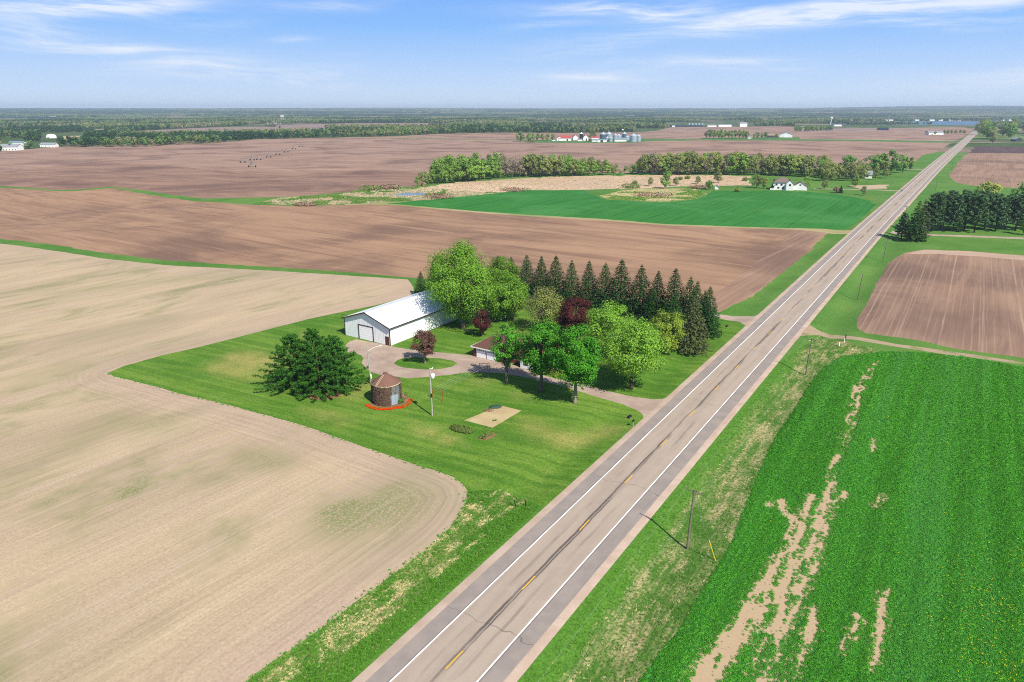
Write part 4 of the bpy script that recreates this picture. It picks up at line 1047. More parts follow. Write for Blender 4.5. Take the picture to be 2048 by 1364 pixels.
for k in range(30):
    x = 1958 + rnd.random() * 130; y = 279 - rnd.random() * 16
    line_tree(x, y, y - 27 + rnd.uniform(-4, 6), rnd.choice(['green', 'dark', 'olive', 'green']), 'in the grove at the far right crossroads', 'trees of the far right grove', 1.25)
line_tree(1985, 288, 267, 'yellow', 'alone on the grass by the crossroads', 'lone crossroads tree', 1.3)
for x, y in [(1888, 268), (1895, 267.5), (1903, 267), (1911, 267), (1921, 267), (1928, 267.5), (1852, 269), (1870, 270)]:
    line_tree(x, y, y - 8, 'dark', 'around the long far house', 'trees around the long far house', 1.3)
for k in range(26):
    x = 1572 + rnd.random() * 90; line_tree(x, 262.5 - .02 * (x - 1572) + rnd.random(), 249 + rnd.random() * 3, rnd.choice(['dark', 'olive', 'green']), 'in the dark copse beyond the white barn', 'trees of the dark copse', 1.3)

# ------------------------------------------------------------------ scatter: one object carrying instanced plants
def scatter(name, label, P, protos, var, scale, rot):
    me = bpy.data.meshes.new(name); P = np.asarray(P, np.float32)
    me.vertices.add(len(P)); me.vertices.foreach_set('co', P.ravel())
    for an, vals, ty in (('var', var, 'INT'), ('scl', scale, 'FLOAT'), ('rot', rot, 'FLOAT')):
        a = me.attributes.new(an, ty, 'POINT'); a.data.foreach_set('value', np.asarray(vals, np.int32 if ty == 'INT' else np.float32))
    me.update(); o = link(name, me, kind='stuff', label=label)
    ng = bpy.data.node_groups.new(name, 'GeometryNodeTree')
    ng.interface.new_socket('Geometry', in_out='INPUT', socket_type='NodeSocketGeometry'); ng.interface.new_socket('Geometry', in_out='OUTPUT', socket_type='NodeSocketGeometry')
    N, L = ng.nodes, ng.links
    gi = N.new('NodeGroupInput'); go = N.new('NodeGroupOutput'); jn = N.new('GeometryNodeJoinGeometry')
    def named(nm, ty):
        a = N.new('GeometryNodeInputNamedAttribute'); a.data_type = ty; a.inputs[0].default_value = nm; return a.outputs[0]
    av, asc, ar = named('var', 'INT'), named('scl', 'FLOAT'), named('rot', 'FLOAT')
    cx = N.new('ShaderNodeCombineXYZ'); L.new(ar, cx.inputs[2])
    for k, pr in enumerate(protos):
        oi = N.new('GeometryNodeObjectInfo'); oi.inputs['Object'].default_value = pr
        cmp_ = N.new('FunctionNodeCompare'); cmp_.data_type = 'INT'; cmp_.operation = 'EQUAL'
        ii = [s_ for s_ in cmp_.inputs if s_.type == 'INT']; L.new(av, ii[0]); ii[1].default_value = k
        ip = N.new('GeometryNodeInstanceOnPoints')
        L.new(gi.outputs[0], ip.inputs['Points']); L.new(cmp_.outputs[0], ip.inputs['Selection']); L.new(oi.outputs['Geometry'], ip.inputs['Instance'])
        L.new(cx.outputs[0], ip.inputs['Rotation']); L.new(asc, ip.inputs['Scale']); L.new(ip.outputs[0], jn.inputs[0])
    L.new(jn.outputs[0], go.inputs[0])
    md = o.modifiers.new('scatter', 'NODES'); md.node_group = ng
    return o
def proto(name, me): return bpy.data.objects.new(name, me)      # never linked to the scene on its own
def far_tree(seed, mat, n=110, h=14, rx=6.5, leaf=2.3):
    g = np.random.default_rng(seed); Ps, Ns = [], []
    for k in range(9):
        d = unit(g.normal(size=(1, 3)))[0]; c = np.array((d[0] * rx * .5, d[1] * rx * .5, h * .56 + d[2] * h * .26))
        p, nn = blob(g, c, rx * .42, n // 9, 1.0); Ps.append(p); Ns.append(nn)
    P = np.concatenate(Ps); Nn = np.concatenate(Ns); P[:, 2] = np.maximum(P[:, 2], 1)
    Nn = unit(Nn * .35 + unit((P - np.array((0, 0, h * .42))) / np.array((rx, rx, h * .5))))
    Vq, Fq = cards(P, Nn, leaf * (.7 + .6 * g.random(len(P))), .85, g)
    return proto('far_tree', mesh_np('far_tree', Vq, Fq, mat))
def canopy(seed, mat, w, h, n=160):
    g = np.random.default_rng(seed); P = np.c_[(g.random((n, 2)) - .5) * 2 * w, np.zeros(n)]
    P[:, 2] = h * (.35 + .6 * g.random(n)) * (1 - .35 * (np.hypot(P[:, 0], P[:, 1]) / (1.4 * w)) ** 2)
    Nn = unit(g.normal(size=(n, 3)) + np.array((0, 0, .7)))
    Vq, Fq = cards(P, Nn, w * .30 * (.6 + .8 * g.random(n)), .8, g)
    return proto('canopy', mesh_np('canopy', Vq, Fq, mat))
FT = [far_tree(400, 'wood_mid'), far_tree(401, 'wood_dark'), far_tree(402, 'wood_pale'), far_tree(403, 'leaf_far_dark'), far_tree(404, 'twig_grey', 80)]
CN = [canopy(420, 'wood_mid', 40, 15), canopy(421, 'wood_dark', 40, 15), canopy(422, 'wood_pale', 40, 15)]
g = np.random.default_rng(5)
OPEN = [p for nm, p in REG if nm in ('far_field', 'hill_field', 'plowed_field', 'distant_field', 'pale_distant_field', 'lake', 'far_lane', 'far_grass', 'tilled_field', 'dark_field')]
ROADP = np.array(strip([q for q in ROAD], 40, 40, px=False))
CLEAR = [PX(q) for q in ([(-300, 283), (118, 283), (118, 296), (-300, 304)], [(80, 266), (170, 264), (172, 288), (80, 292)], [(0, 276), (50, 276), (50, 300), (0, 300)], [(1940, 280), (2200, 282), (2200, 294), (1930, 292)],
                         [(1330, 245.5), (1510, 245.5), (1510, 256), (1330, 256)], [(1590, 250), (1960, 250), (1960, 282), (1590, 282)])]
def wooded(n, d0, d1, a0=-42, a1=42):
    a = np.radians(a0 + (a1 - a0) * g.random(n)); d = np.sqrt(d0 ** 2 + (d1 ** 2 - d0 ** 2) * g.random(n)); x, y = d * np.sin(a), d * np.cos(a)
    keep = np.ones(n, bool)
    for p in OPEN + [ROADP] + CLEAR: keep &= ~inside(p, x, y)
    return x[keep], y[keep]
# near belts: trees standing singly, thinned where clearings show
def belt():
    x, y = wooded(90000, 1000, 4200)
    n1 = vnoise(x + 900, y + 300, 260); keep = (n1 > .34) | (np.hypot(x, y) < 1750)
    px, py = project(x, y, height(x, y)); keep &= (py > 236)
    # nothing in the open ground right of the far wood before its edge
    keep &= ~((px > 1270) & (py > 257)) & ~((px > 830) & (py > 272))
    x, y = x[keep], y[keep]; return x, y
x, y = belt()
kind_n = vnoise(x + 77, y + 13, 160) + .5 * (g.random(len(x)) - .5)
var = np.select([kind_n < .36, kind_n < .60, kind_n < .80, kind_n < .90], [1, 0, 2, 3], 4); var = np.where((var == 4) & (g.random(len(x)) < .5), 2, var)
scatter('woodland', 'leafy woods filling the distance between the far fields', np.c_[x, y, height(x, y) - .4], FT, var, .65 + .6 * g.random(len(x)), g.random(len(x)) * 6.28)
x, y = wooded(42000, 4000, 16800)
kk = .6 * vnoise(x, y, 900) + .4 * vnoise(x + 300, y, 300) + .22 * (g.random(len(x)) - .5)
# clearings and far pastures open here and there
keep = vnoise(x + 5000, y + 900, 620) > .33; x, y, kk = x[keep], y[keep], kk[keep]
sc_ = (.55 + .5 * g.random(len(x))) * np.clip(np.hypot(x, y) / 8000, .6, 1.25)
scatter('distant_woodland', 'hazy blue-green woods rolling to the horizon', np.c_[x, y, height(x, y) - 1.5], CN, np.select([kk < .48, kk < .62], [1, 0], 2), sc_, g.random(len(x)) * 6.28)

# ------------------------------------------------------------------ building materials
def plain(name, c, rough=.6, spec=.3, metal=0., var=.12, scale=1.5):
    def fn(nt, out):
        n = nt.noise(nt.obj(), scale, 3, .6)
        col = nt.mix(1, c, nt.math('ADD', nt.math('MULTIPLY', n, var * 2), 1 - var), 'MULTIPLY')
        principled(nt, out, col, rough, spec, None, metal)
    return material(name, fn)
def ribbed(name, c, period, axis, rough=.45, depth=.03, var=.06):
    """sheet steel with raised ribs"""
    def fn(nt, out):
        sep = nt.node('ShaderNodeSeparateXYZ'); nt.put(sep.inputs[0], nt.obj())
        u = sep.outputs[0]
        if axis == 'xy': u = nt.math('ADD', sep.outputs[0], sep.outputs[1])
        elif axis == 'y': u = sep.outputs[1]
        f = nt.math('FRACT', nt.math('DIVIDE', u, period)); rib = nt.rng(nt.math('ABSOLUTE', nt.math('SUBTRACT', f, .5)), .36, .46)
        n = nt.noise(nt.mapv(nt.obj(), scale=(1, 1, .3)), .9, 4, .6)
        col = nt.mix(1, c, nt.math('ADD', nt.math('MULTIPLY', n, var * 2), 1 - var), 'MULTIPLY')
        principled(nt, out, col, rough, .35, nt.bump(rib, .6, depth))
    return material(name, fn)
ribbed('white_steel', (.78, .79, .80, 1), .9, 'xy'); ribbed('white_roof', (.80, .80, .80, 1), .9, 'y')
plain('white_siding', (.76, .76, .74, 1)); plain('door_white', (.86, .86, .86, 1), .5); plain('brown_trim', C(84, 62, 54)); plain('brown_door', C(120, 66, 46)); plain('glass_dark', (.02, .025, .03, 1), .15, .5)
plain('brown_shingle', C(128, 92, 82), .95, .1, 0, .25, 4); plain('brick', C(136, 78, 66), .9, .1, 0, .25, 5); plain('grey_shingle', C(150, 132, 124), .95, .1, 0, .15, 2)
plain('galv', C(168, 186, 200, .8), .45, .5, .25, .12, .4); plain('galv_dark', C(110, 130, 150), .45, .5, .3, .15, .4); plain('galv_roof', C(190, 202, 212, .8), .45, .5, .2, .1, .4); plain('red_roof', C(206, 92, 88), .6, .3); plain('blue_silo', C(34, 52, 74), .35, .5)
plain('dark_shed', C(70, 76, 84)); plain('grey_roof', C(176, 182, 190), .5); plain('teal_roof', C(150, 176, 190), .5); plain('tan_wall', C(190, 176, 150)); plain('black_steel', C(40, 42, 44), .5)
plain('pole_wood', C(150, 138, 124), .95, .1, 0, .2, 3); plain('pole_pale', C(206, 204, 198), .8, .2, 0, .12, 2); plain('steel_grey', C(186, 190, 194), .4, .5, .4); plain('rust', C(170, 92, 44), .8); plain('yellow_plastic', C(250, 224, 20), .5)
plain('wire', C(190, 192, 190), .5); plain('wire_dark', C(88, 90, 92), .6); plain('porcelain', C(120, 96, 84), .3); plain('mailbox_black', C(36, 38, 42), .35); plain('orange_cap', C(230, 110, 50)); plain('stone', C(200, 176, 150), .9); plain('tyre', C(46, 44, 44), .8); plain('irrig', C(168, 168, 164), .5, .4, .3)
plain('straw', C(226, 208, 168), .9); plain('car_red', C(170, 50, 44), .3); plain('sign_yellow', C(246, 204, 30), .5)
def crib_steel(nt, out):
    o = nt.obj(); n = nt.noise(nt.mapv(o, scale=(1, 1, .35)), 2.2, 4, .65); sep = nt.node('ShaderNodeSeparateXYZ'); nt.put(sep.inputs[0], o)
    a = nt.math('FRACT', nt.math('MULTIPLY', nt.math('ARCTAN2', sep.outputs[1], sep.outputs[0]), 18 / 6.2832)); seam = nt.rng(nt.math('ABSOLUTE', nt.math('SUBTRACT', a, .5)), .44, .49, 0, .55)
    col = nt.mix(nt.rng(n, .4, .66), C(156, 168, 176), C(140, 110, 92)); principled(nt, out, nt.mix(seam, col, C(70, 64, 62)), .55, .4, None, .2)
material('crib_steel', crib_steel)
def rust_roof(nt, out):
    o = nt.obj(); n = nt.noise(o, 1.6, 4, .65); sep = nt.node('ShaderNodeSeparateXYZ'); nt.put(sep.inputs[0], o)
    a = nt.math('FRACT', nt.math('MULTIPLY', nt.math('ARCTAN2', sep.outputs[1], sep.outputs[0]), 24 / 6.2832)); seam = nt.rng(nt.math('ABSOLUTE', nt.math('SUBTRACT', a, .5)), .42, .49, 0, .5)
    principled(nt, out, nt.mix(seam, nt.mix(n, C(132, 94, 82), C(164, 124, 108)), C(100, 72, 64)), .8, .2)
material('rust_roof', rust_roof)
leaf_mat('vine_twig', (102, 82, 70), (130, 108, 94), (86, 70, 62), .05, 1.0)

def place(px, py): return G3(px, py)
RZ = -AZ

# ------------------------------------------------------------------ white barn
def barn():
    a, b = ground(686.5, 672), ground(785.5, 690); w = 16.0; L = 28.0; e, r = 4.9, 7.6
    c = (a + b) / 2 + RD * L / 2
    t = thing('pole_barn', 'long white metal pole barn with brown trim and one overhead door', 'barn', (c[0], c[1], gz(*c) + .05), RZ)
    h = w / 2; y0, y1 = -L / 2, L / 2
    MB().prism([(-h, 0), (h, 0), (h, e), (0, r - .05), (-h, e)], y0, y1).build('wall', 'white_steel', t)
    ov, sl = .55, (r - e) / h; er = e - ov * sl
    rf = MB()
    for s_ in (-1, 1):
        P = [(s_ * (h + ov), y0 - .6, er + .12), (s_ * (h + ov), y1 + .6, er + .12), (0, y1 + .6, r + .12), (0, y0 - .6, r + .12)]
        rf.slab(P if s_ > 0 else P[::-1], .1)
    roof = rf.build('roof', 'white_roof', t)
    MB().prism([(-.35, r + .07), (.35, r + .07), (0, r + .24)], y0 - .62, y1 + .62).build('ridge_cap', 'galv_roof', roof)
    for s_ in (-1, 1):
        m = MB(); p0, p1 = (s_ * (h + ov + .02), er + .15), (0, r + .15)
        m.prism([p0, (p0[0], p0[1] - .32), (p1[0], p1[1] - .32), p1] if s_ < 0 else [p1, (p1[0], p1[1] - .32), (p0[0], p0[1] - .32), p0], y0 - .66, y0 - .61).build('rake_trim', 'brown_trim', t)
        MB().box(s_ * (h + ov) - .04 * (s_ < 0) + .005 * s_, s_ * (h + ov) + .04 * (s_ > 0) + .005 * s_, y0 - .6, y1 + .6, er - .16, er + .10).build('eave_trim', 'brown_trim', t)
        for yy in (y0, y1): MB().box(s_ * h - .10, s_ * h + .10, yy - .08 if yy < 0 else yy - .07, yy + .07 if yy < 0 else yy + .08, 0, e - .1).build('corner_trim', 'brown_trim', t)
    # overhead door, recessed in a deep frame
    x0, x1, z1 = -2.75, 2.15, 3.75
    fr = MB(); fr.box(x0 - .22, x0, y0 - .14, y0 - .003, 0, z1 + .2).box(x1, x1 + .22, y0 - .14, y0 - .003, 0, z1 + .2).box(x0 - .001, x1 + .001, y0 - .14, y0 - .003, z1, z1 + .2)
    fr.build('door_frame', 'brown_trim', t)
    d = link('overhead_door', None, t); d.location = (0, y0, 0)
    for k in range(6): MB().box(x0 + .02, x1 - .02, -.06, -.004, .03 + k * z1 / 6, (k + 1) * z1 / 6 - .015).build('door_panel', 'door_white', d)
    en = MB().box(6.55, 7.5, y0 - .06, y0 - .004, .02, 2.15).build('entry_door', 'brown_door', t)
    m = MB().box(6.43, 6.55, y0 - .09, y0 - .003, 0, 2.27).box(7.5, 7.62, y0 - .09, y0 - .003, 0, 2.27).box(6.55, 7.5, y0 - .09, y0 - .003, 2.15, 2.27); m.build('entry_frame', 'brown_trim', t)
    MB().box(7.32, 7.42, y0 - .14, y0 - .06, 1.0, 1.08).build('door_handle', 'steel_grey', en)
barn()

# ------------------------------------------------------------------ house with garage
def house():
    o = ground(947.5, 712.5); t = thing('farm_house', 'brown-roofed brick ranch house with two white garage doors behind the maples', 'house', (o[0], o[1], gz(*o) + .05), RZ)
    W, D, e = 8.6, 9.5, 2.55                                     # garage block: x 0..W, y 0..D
    MB().box(0, W, 0, D, 0, e).build('garage_wall', 'brick', t)
    def gable_x(m, x0, x1, y0, y1, ze, zr, ov=.5):               # ridge along x, hipped ends
        ym = (y0 + y1) / 2; hp = (y1 - y0) / 2 * .75
        a, b, c, d = (x0 - ov, y0 - ov, ze), (x1 + ov, y0 - ov, ze), (x1 + ov, y1 + ov, ze), (x0 - ov, y1 + ov, ze); p, q = (x0 + hp, ym, zr), (x1 - hp, ym, zr)
        m.quad(a, b, q, p); m.quad(c, d, p, q); m.quad(d, a, p); m.quad(b, c, q); m.quad(d, c, b, a)
    m = MB(); gable_x(m, 0, W + 3, 0, D, e + .05, 5.1); m.build('garage_roof', 'brown_shingle', t)
    MB().box(-.52, W + .5, -.56, -.50, e - .16, e + .10).build('fascia', 'white_siding', t); MB().box(-.56, -.50, -.5, D + .5, e - .16, e + .10).build('fascia', 'white_siding', t)
    for k, x0 in enumerate((1.0, 3.95)):
        d = link('garage_door', None, t); d.location = (x0, 0, 0)
        MB().box(-.12, 2.57, -.05, -.003, 0, 2.27).build('door_frame', 'white_siding', d)
        for j in range(4): MB().box(0, 2.45, -.09, -.052, .03 + j * .54, .55 + j * .54).build('door_panel', 'door_white', d)
        for j in range(4): MB().box(.2 + j * .56, .56 + j * .56, -.10, -.092, 1.76, 2.06).build('door_pane', 'glass_dark', d)
    MB().box(W, W + 15, 1.5, 11, 0, e).build('house_wall', 'brick', t)
    m = MB(); gable_x(m, W - 1, W + 15, 1.5, 11, e + .08, 5.4, .6); m.build('house_roof', 'brown_shingle', t)
    m = MB(); x0, x1, zr = W + 5, W + 10.5, 5.2; m.prism([(x0 - .4, e), (x1 + .4, e), ((x0 + x1) / 2, zr)], -.6, 6); m.build('porch_roof', 'brown_shingle', t)
    MB().box(x0, x1, -.4 + .05, 1.498, 0, e - .02).build('porch_wall', 'white_siding', t)
    for x in (W + 1.2, W + 3.2, W + 11.6, W + 13.4):
        w_ = MB().box(x - .08, x + 1.28, 1.44, 1.497, .82, 2.18).build('window_frame', 'white_siding', t); MB().box(x, x + 1.2, 1.42, 1.439, .9, 2.1).build('window_pane', 'glass_dark', w_)
    for x in (W + 6, W + 8.4):
        w_ = MB().box(x - .08, x + 1.08, -.40, -.351, .82, 2.18).build('window_frame', 'brown_trim', t); MB().box(x, x + 1.0, -.42, -.401, .9, 2.1).build('window_pane', 'glass_dark', w_)
    MB().box(W + 12, W + 12.8, 6, 6.8, 3, 6.2).build('chimney', 'brick', t)
house()

# ------------------------------------------------------------------ old steel bin covered in vines
def crib():
    f = ground(775, 812.5); d = f / np.hypot(*f); R_ = 2.85; c = f + d * R_
    t = thing('grain_bin', 'old rusty round bin wrapped in brown vines, ringed by red tulips', 'bin', (c[0], c[1], gz(*c)))
    H_ = 4.2
    MB().lathe([(R_, 0), (R_, H_)], 36).build('wall', 'crib_steel', t, True)
    rf = MB().lathe([(R_ + .12, H_ - .12), (R_ + .12, H_ + .02), (.45, H_ + 1.75), (.45, H_ + 2.0), (.02, H_ + 2.12)], 36).build('roof', 'rust_roof', t)
    MB().lathe([(R_ + .13, H_ - .14), (R_ + .19, H_ - .08), (R_ + .19, H_ + .02), (R_ + .13, H_ + .08)], 36).build('eave_hoop', 'straw', t)
    a0 = math.atan2(-d[1], -d[0])
    for z in (1.35, 2.75): MB().lathe([(R_ + .002, z), (R_ + .05, z + .03), (R_ + .002, z + .06)], 36).build('wall_hoop', 'crib_steel', t)
    a = a0 - .75; m = MB(); n = 7
    for s_ in (-.16, .16):
        p0 = np.array((math.cos(a) * (R_ + .1), math.sin(a) * (R_ + .1), H_ + .1)); p1 = np.array((math.cos(a) * .55, math.sin(a) * .55, H_ + 1.78)); off = np.array((-math.sin(a), math.cos(a), 0)) * s_
        m.tube([tuple(p0 + off), tuple(p1 + off)], .05, 5)
    for k in range(n):
        q = p0 + (p1 - p0) * (k + .5) / n; o_ = np.array((-math.sin(a), math.cos(a), 0)) * .16; m.tube([tuple(q - o_), tuple(q + o_)], .035, 4)
    m.build('roof_ladder', 'straw', rf)
    a = a0 + .62; m = MB()
    for k in (-.5, 0):
        b0, b1 = a + k * .62, a + (k + .49) * .62; P = [(math.cos(q) * (R_ + .04), math.sin(q) * (R_ + .04)) for q in (b0, (b0 + b1) / 2, b1)]
        for (x0, y0), (x1, y1) in zip(P, P[1:]): m.quad((x0, y0, .1), (x1, y1, .1), (x1, y1, 2.2), (x0, y0, 2.2))
    m.build('bin_door', 'galv', t)
    g = np.random.default_rng(9); n = 5200
    an = a0 + .35 - np.abs(g.normal(size=n)) * 1.6 ; an = np.where(g.random(n) < .18, a0 + 1.15 + .5 * g.random(n), an); z = H_ * g.random(n) ** .9
    keep = (an < a0 + .22) | (an > a0 + 1.1) | ((z > 2.3) & (g.random(n) < .5)); an, z = an[keep], z[keep]
    rad = R_ + .05 + .14 * g.random(len(an)); P = np.c_[np.cos(an) * rad, np.sin(an) * rad, z]
    Nn = unit(np.c_[np.cos(an), np.sin(an), np.zeros(len(an))] + .6 * g.normal(size=(len(an), 3))); A = unit(np.c_[.25 * g.normal(size=(len(an), 2)), np.ones(len(an))])
    Vq, Fq = cards(P, Nn, .42 * (.6 + .8 * g.random(len(an))), .3, g, A)
    link('vine', mesh_np('vine', Vq, Fq, 'vine_twig'), t, kind='stuff')
    return c, R_, a0
CRIB = crib()

# ------------------------------------------------------------------ poles, wires and small yard things
def pole_thing(name, label, p, h, mat='pole_wood', group=None, r=.15, lean=(0, 0)):
    t = thing(name, label, 'pole', p, 0, group)
    MB().tube([(0, 0, -.3), (lean[0] * .5, lean[1] * .5, h * .5), (lean[0], lean[1], h)], [r * 1.15, r, r * .75], 8).build('pole', mat, t)
    return t
POLES = []
def utility_pole(px, py, ty, label, arm=True, lean=0., turn=0.):
    p = place(px, py); h = hgt(p, ty); t = pole_thing('utility_pole', label, p, h, 'pole_wood', 'highway utility poles', .15, (lean, 0))
    ax = np.array((math.cos(AZ + turn), -math.sin(AZ + turn))); tips = []
    if arm:
        a = [(lean - ax[0] * 1.22, -ax[1] * 1.22, h - .32), (lean + ax[0] * 1.22, ax[1] * 1.22, h - .32)]
        arm_o = MB().tube(a, .075, 4).build('crossarm', 'pole_wood', t)
        for k in (-1.1, .35, 1.1):
            MB().tube([(lean + ax[0] * k, ax[1] * k, h - .27), (lean + ax[0] * k, ax[1] * k, h - .02)], [.045, .07], 6).build('insulator', 'porcelain', arm_o)
        MB().tube([(lean - ax[0] * .7, -ax[1] * .7, h - .34), (lean, 0, h - .95)], .03, 4).build('brace', 'steel_grey', t); MB().tube([(lean + ax[0] * .7, ax[1] * .7, h - .34), (lean, 0, h - .95)], .03, 4).build('brace', 'steel_grey', t)
        tips = [Vector((p.x + lean + ax[0] * k, p.y + ax[1] * k, p.z + h - .02)) for k in (-1.1, 1.1)]
    else: tips = [Vector((p.x + lean, p.y, p.z + h - .1))] * 2
    POLES.append(tips); return t, p, h
t1, p1, h1 = utility_pole(1374, 1098, 979, 'nearest utility pole in the ditch, with crossarm and yellow guy guard', lean=.22, turn=.15)
anc = place(1431, 1121); top = Vector((p1.x + .2, p1.y, p1.z + h1 - .6)); dv = top - anc
MB().tube([tuple(anc - p1 - dv.normalized() * .3), tuple(anc - p1 + dv.normalized() * 2.75)], .055, 6).build('guy_guard', 'yellow_plastic', t1)
MB().tube([tuple(anc - p1 + dv.normalized() * 2.7), tuple(top - p1)], .012, 4).build('guy_wire', 'steel_grey', t1)
utility_pole(1611, 750, 677, 'utility pole at the corner of the right farm lane', lean=.25)
utility_pole(1715, 600, 545, 'bare leaning utility pole left of the right-hand tilled field', False, lean=.35)
utility_pole(1766, 523, 477, 'utility pole just before the pine grove', lean=.25)
utility_pole(1807, 446, 412, 'pale utility pole half hidden by the corner spruce', lean=.2)
utility_pole(1870, 383, 352, 'utility pole behind the pine grove', lean=.1)
utility_pole(1903, 340, 315, 'farthest utility pole, beside the far tilled field', lean=.1)
def wire_between(a, b, sag, r, m, n=14):
    pts = []
    for k in range(n + 1):
        q = k / n; v = a.lerp(b, q); v.z -= sag * 4 * q * (1 - q); pts.append(tuple(v))
    m.tube(pts, r, 4, False)
back = [Vector((POLES[0][k].x - 42.3, POLES[0][k].y - 64.2, POLES[0][k].z)) for k in (0, 1)]
spans = [back] + POLES
for k in (0, 1):
    m = MB()
    for a, b in zip(spans, spans[1:]): wire_between(a[k], b[k], .9, .008, m)
    m.build('power_wire', 'wire', None, label='thin power wire strung along the %s tips of the highway pole crossarms' % ('left' if k == 0 else 'right'), category='wire')

# yard lamp pole, service pole
p = place(742.5, 768); h = hgt(p, 693); t = pole_thing('lamp_pole', 'grey yard lamp pole with curved white arm behind the vine-covered bin', p, h, 'pole_pale', None, .14, (-.35, 0))
m = MB(); m.tube([(-.3, 0, h - 1.2), (.5, .1, h - .55), (1.4, .2, h - .15), (2.2, .25, h + .02)], [.06, .055, .05, .05], 6); m.build('lamp_arm', 'white_siding', t)
MB().tube([(2.1, .25, h + .02), (2.75, .3, h + .03)], [.08, .11], 8).build('lamp_head', 'white_siding', t)
MB().box(-.05, .28, -.33, -.13, 1.4, 2.3).build('meter_box', 'white_siding', t); lamp_top = p + Vector((-.3, 0, h - 1.0))
p = place(864.5, 831); h = hgt(p, 736); t = pole_thing('service_pole', 'pale service pole with white round transformer in the front lawn', p, h, 'pole_pale', None, .15, (-.12, 0))
MB().lathe([(.02, h - 2.15), (.34, h - 2.1), (.36, h - 1.2), (.2, h - 1.1), (.02, h - 1.08)], 12, .42, -.1).build('transformer', 'door_white', t, True)
MB().tube([(-.1, 0, h - .2), (.5, -.05, h - .1)], .06, 6).build('bracket', 'door_white', t); MB().tube([(.45, -.05, h - .15), (.45, -.05, h + .18)], .07, 6).build('insulator', 'door_white', t)
MB().box(-.16, .14, -.26, -.16, h * .40, h * .40 + .75).build('meter_box', 'mailbox_black', t); MB().tube([(0, -.16, 0), (-.05, -.17, h * .4)], .035, 5).build('conduit', 'steel_grey', t)
svc = p + Vector((-.1, 0, h - .3)); m = MB(); wire_between(svc, lamp_top, 1.0, .018, m)
m.build('service_wire', 'wire_dark', None, label='dark drop wire from the service pole to the yard lamp pole', category='wire')

# clothes line: two orange frames and four cords
CL = place(865.5, 797.5); cl = thing('clothesline', 'rusty clothesline of two frames and four pale cords beside the service pole', 'clothesline', CL)
def clothes_frame(pa, pb):
    A, B = place(*pa), place(*pb); t = link('frame', None, cl, A - CL); v = B - A
    for q in (Vector((0, 0, 0)), v): MB().tube([tuple(q + Vector((0, 0, -.2))), tuple(q + Vector((0, 0, 2.25)))], .06, 6).build('post', 'rust', t)
    MB().tube([(0, 0, 2.25), tuple(v + Vector((0, 0, 2.25)))], .055, 6).build('crossbar', 'rust', t)
    return A - CL, B - CL
A1, B1 = clothes_frame((865.5, 797.5), (885.4, 802.8)); A2, B2 = clothes_frame((959, 745), (978.6, 746))
for k in range(4):
    f = (k + .15) / 3.3; a = A1.lerp(B1, f) + Vector((0, 0, 2.25)); b = A2.lerp(B2, f) + Vector((0, 0, 2.25)); m = MB(); wire_between(a, b, .08, .016, m, 8)
    m.build('cord', 'wire', cl)

# mailbox, culverts, markers
p = place(1266, 852.5); t = thing('mailbox', 'black mailbox on a short post beside the drive mouth', 'mailbox', p, RZ)
MB().box(-.06, .06, -.06, .06, -.2, 1.05).build('post', 'pole_pale', t); b_ = MB().prism([(-.16, 1.05), (.16, 1.05), (.16, 1.22), (.10, 1.32), (0, 1.36), (-.10, 1.32), (-.16, 1.22)], -.30, .30).build('box', 'mailbox_black', t); MB().box(.165, .18, -.1, 0, 1.25, 1.42).build('flag', 'car_red', b_)
def culvert(px, py, rz, label):
    p = place(px, py); t = thing('culvert', label, 'culvert', (p.x, p.y, p.z + .05), rz); m = MB().lathe([(.34, -.7), (.34, .5), (.28, .5), (.28, -.3), (.02, -.3)], 14)  # closed black inner end paints the dark of the pipe's hole
    o = m.build('pipe', 'black_steel', t); o.rotation_euler = (math.pi / 2, 0, 0); g = random.Random(4)
    for k in range(6): q = math.pi * k / 5; s_ = .10 + .07 * g.random(); MB().lathe([(.02, -.12), (s_, 0), (s_ * .8, s_), (.02, s_ * 1.2)], 6, .5 * math.cos(q), -.45 + .25 * math.sin(q)).build('stone', 'stone', t)
culvert(1258, 835, RZ, 'culvert mouth with pale stones in the ditch by the drive'); culvert(1453, 653, RZ, 'white culvert mouth in the ditch near the spruce row end')
def post_thing(name, label, px, py, parts, cat='post'):
    p = place(px, py); t = thing(name, label, cat, p)
    for nm, mat, z0, z1, r in parts: MB().tube([(0, 0, z0), (0, 0, z1)], r, 8).build(nm, mat, t)
post_thing('utility_pedestal', 'white utility pedestal with orange cap beside the right lane', 1678, 691.5, [('post', 'door_white', -.2, 1.15, .14), ('cap', 'orange_cap', 1.15, 1.4, .15)])
post_thing('utility_pedestal', 'short plain white pedestal by the right lane', 1688.4, 684.5, [('post', 'door_white', -.2, .85, .12), ('cap', 'door_white', .85, .95, .14)])
post_thing('gate_post', 'dark wooden post standing beside the right farm lane', 1690.4, 681, [('post', 'brown_trim', -.2, 1.6, .12), ('top', 'black_steel', 1.6, 1.7, .13)])
for px, py, lb in [(1032, 1014, 'left of two dark leaning shafts in the dry ditch grass'), (1052.5, 1012, 'right of two dark leaning shafts in the dry ditch grass')]:  # leaning black shafts built at two dark slits in the grass
    p = place(px, py); t = thing('dark_shaft', lb, 'dark_shaft', p); MB().tube([(0, 0, -.2), (-.22, .1, 1.05)], [.09, .07], 5).build('shaft', 'black_steel', t); MB().tube([(-.22, .1, 1.05), (-.24, .11, 1.16)], [.085, .06], 5).build('tip', 'black_steel', t)
